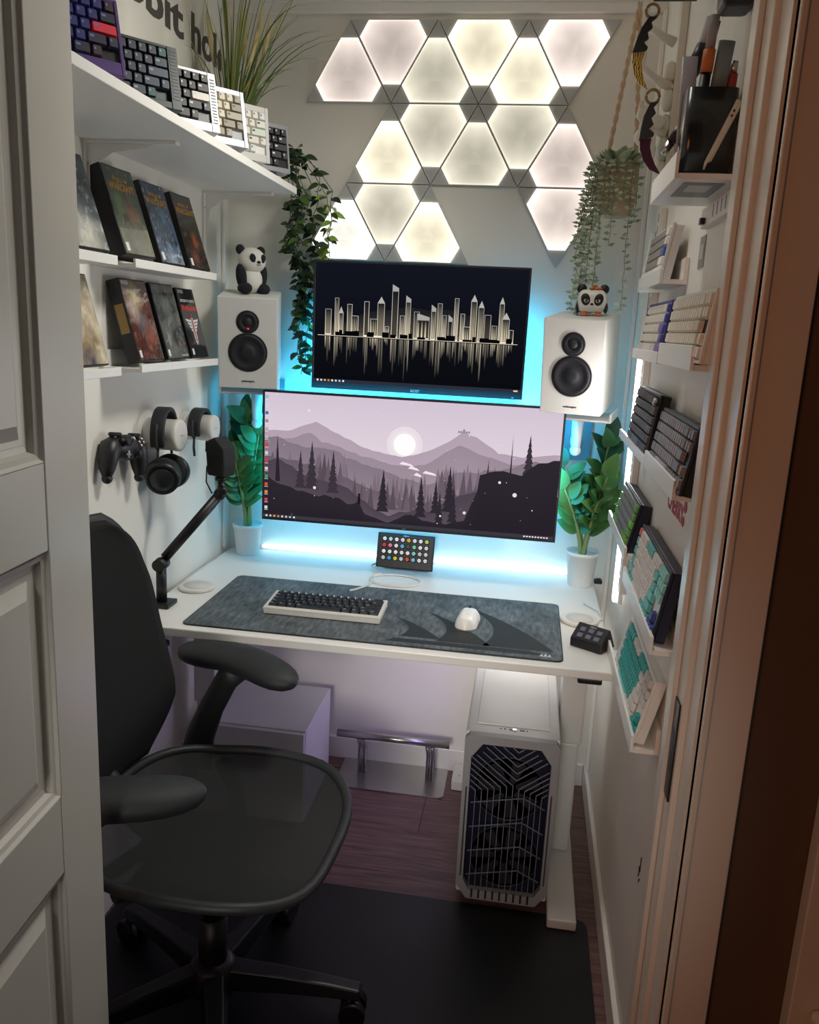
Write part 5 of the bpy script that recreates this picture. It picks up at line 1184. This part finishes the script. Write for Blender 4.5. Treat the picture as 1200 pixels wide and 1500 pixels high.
# back: curved shell seen nearly edge on, leaning away
def back_c(z):           # x of the back surface at height z (lumbar curve)
    return -.258 + .034 * math.exp(-((z - .60) / .10) ** 2) - .085 * max(0, z - .72)
def back_w(z):
    q = (z - .50) / .545
    w = .205 + .035 * sin(pi * min(1, max(0, q * 1.3)))
    if q < .18: w *= (.70 + .3 * q / .18)
    if q > .62: w *= sqrt(max(0, 1 - ((q - .62) / .385) ** 2.3))
    return w * .95
def bk(i, j):
    z = .495 + .535 * i; w = max(.004, back_w(z)); y = (j * 2 - 1) * w
    return (back_c(z) + .016 * (abs(j * 2 - 1) ** 2.2), y, z)
m_ = MB(); m_.grid(36, 20, bk); o = m_.build('backrest', FABRIC, t); s_ = o.modifiers.new('s', 'SOLIDIFY'); s_.thickness = .022; s_.offset = -1
edge = [bk(i / 36, 0) for i in range(37)] + [bk(1, j / 8) for j in range(1, 8)] + [bk(1 - i / 36, 1) for i in range(37)]
m_ = MB(); m_.tube([Vector(e) + Vector((-.010, 0, 0)) for e in edge], .013, 8); m_.build('back_frame', FR, t)
m_ = MB(); m_.tube([(-.32, 0, .88), (-.305, 0, .7), (-.27, 0, .55), (-.16, 0, .42), (-.05, 0, .36)], .02, 10, rs=[.014, .018, .022, .026, .028]); m_.build('back_spine', FR, t)
# arms
for s_ in (-1, 1):
    y0 = s_ * .287; far = s_ > 0
    m_ = MB(); pth = [(-.165, y0 - s_ * .03, .40), (-.16, y0, .47), (-.135, y0 + s_ * .01, .54), (-.10, y0 + s_ * .012, .61), (-.075, y0 + s_ * .012, .642)]
    m_.tube(pth, .02, 12, rs=[.045, .036, .030, .028, .034], ry=[.016, .016, .015, .015, .02], up=(1, 0, 0)); m_.build('arm_stem', FR, t, bevel=0)
    n_ = 14; a = MB(); P_ = []; RS = []; RY = []
    for i in range(n_ + 1):
        q = .5 - .5 * cos(pi * i / n_); x = -.225 + .315 * q; y = y0 + s_ * (.025 - .12 * max(0, q - .40) ** 1.4 * 1.6)
        P_.append((x, y, .664 - .018 * max(0, q - .6))); e = (1 - abs(2 * q - 1) ** 4.5) ** .5 if 0 < i < n_ else .12
        RS.append(max(.004, .029 * e ** .8)); RY.append(max(.006, .054 * e))
    a.tube(P_, .02, 16, rs=RS, ry=RY, up=(0, 0, 1)); a.build('arm_pad', PADM, t)
# mechanism, column, base
MB().box(-.13, .08, -.075, .075, .365, .425).build('tilt_mechanism', BLACK, t, bevel=.02, seg=3)
for s_ in (-1, 1): MB().tube([(.05, 0, .40), (.0, s_ * .14, .415), (-.08, s_ * .235, .435)], .014, 10, ry=.02).build('seat_bracket', BLACK, t)
MB().tube([(-.10, 0, .40), (-.15, .20, .41), (-.165, .27, .42)], .016, 10).tube([(-.10, 0, .40), (-.15, -.20, .41), (-.165, -.27, .42)], .016, 10).build('arm_yoke', BLACK, t)
MB().cyl((0, 0, .09), (0, 0, .23), .030).cyl((0, 0, .23), (0, 0, .37), .018).build('gas_lift', BLACK, t)
MB().lathe([(.05, .055), (.055, .07), (.048, .11), (.035, .125), (0, .125)], n=24).build('hub', BLACK, t)
for i in range(5):
    a_ = radians(8 + 72 * i); c, s_ = cos(a_), sin(a_)
    m_ = MB(); prev = None
    for q, (r, zz_, hw, hh) in enumerate(((.04, .092, .030, .022), (.15, .088, .025, .018), (.25, .080, .021, .014), (.315, .072, .020, .011))):
        n_ = Vector((-s_, c, 0)); p_ = Vector((r * c, r * s_, zz_))
        g = [m_.vert(p_ - n_ * hw - Vector((0, 0, hh))), m_.vert(p_ + n_ * hw - Vector((0, 0, hh))), m_.vert(p_ + n_ * hw * .7 + Vector((0, 0, hh))), m_.vert(p_ - n_ * hw * .7 + Vector((0, 0, hh)))]
        if prev: m_.bridge(prev, g, False)
        else: m_.face(g[::-1])
        prev = g
    m_.face(prev); m_.build('base_leg', BLACK, t, bevel=.004)
    ct = bpy.data.objects
    f = MB(); cx_, cy_ = .300 * c, .300 * s_; wd = Vector((-s_, c, 0)); fd = Vector((c, s_, 0))
    ce = Vector((cx_, cy_, .0282))
    f.cyl(ce + wd * .006, ce + wd * .027, .0275, n=24); f.cyl(ce - wd * .027, ce - wd * .006, .0275, n=24)
    f.cyl(ce - wd * .006, ce + wd * .006, .012, n=12); f.cyl(ce, ce + Vector((0, 0, .034)), .006, n=10)
    f.build('caster', BLACK, t)
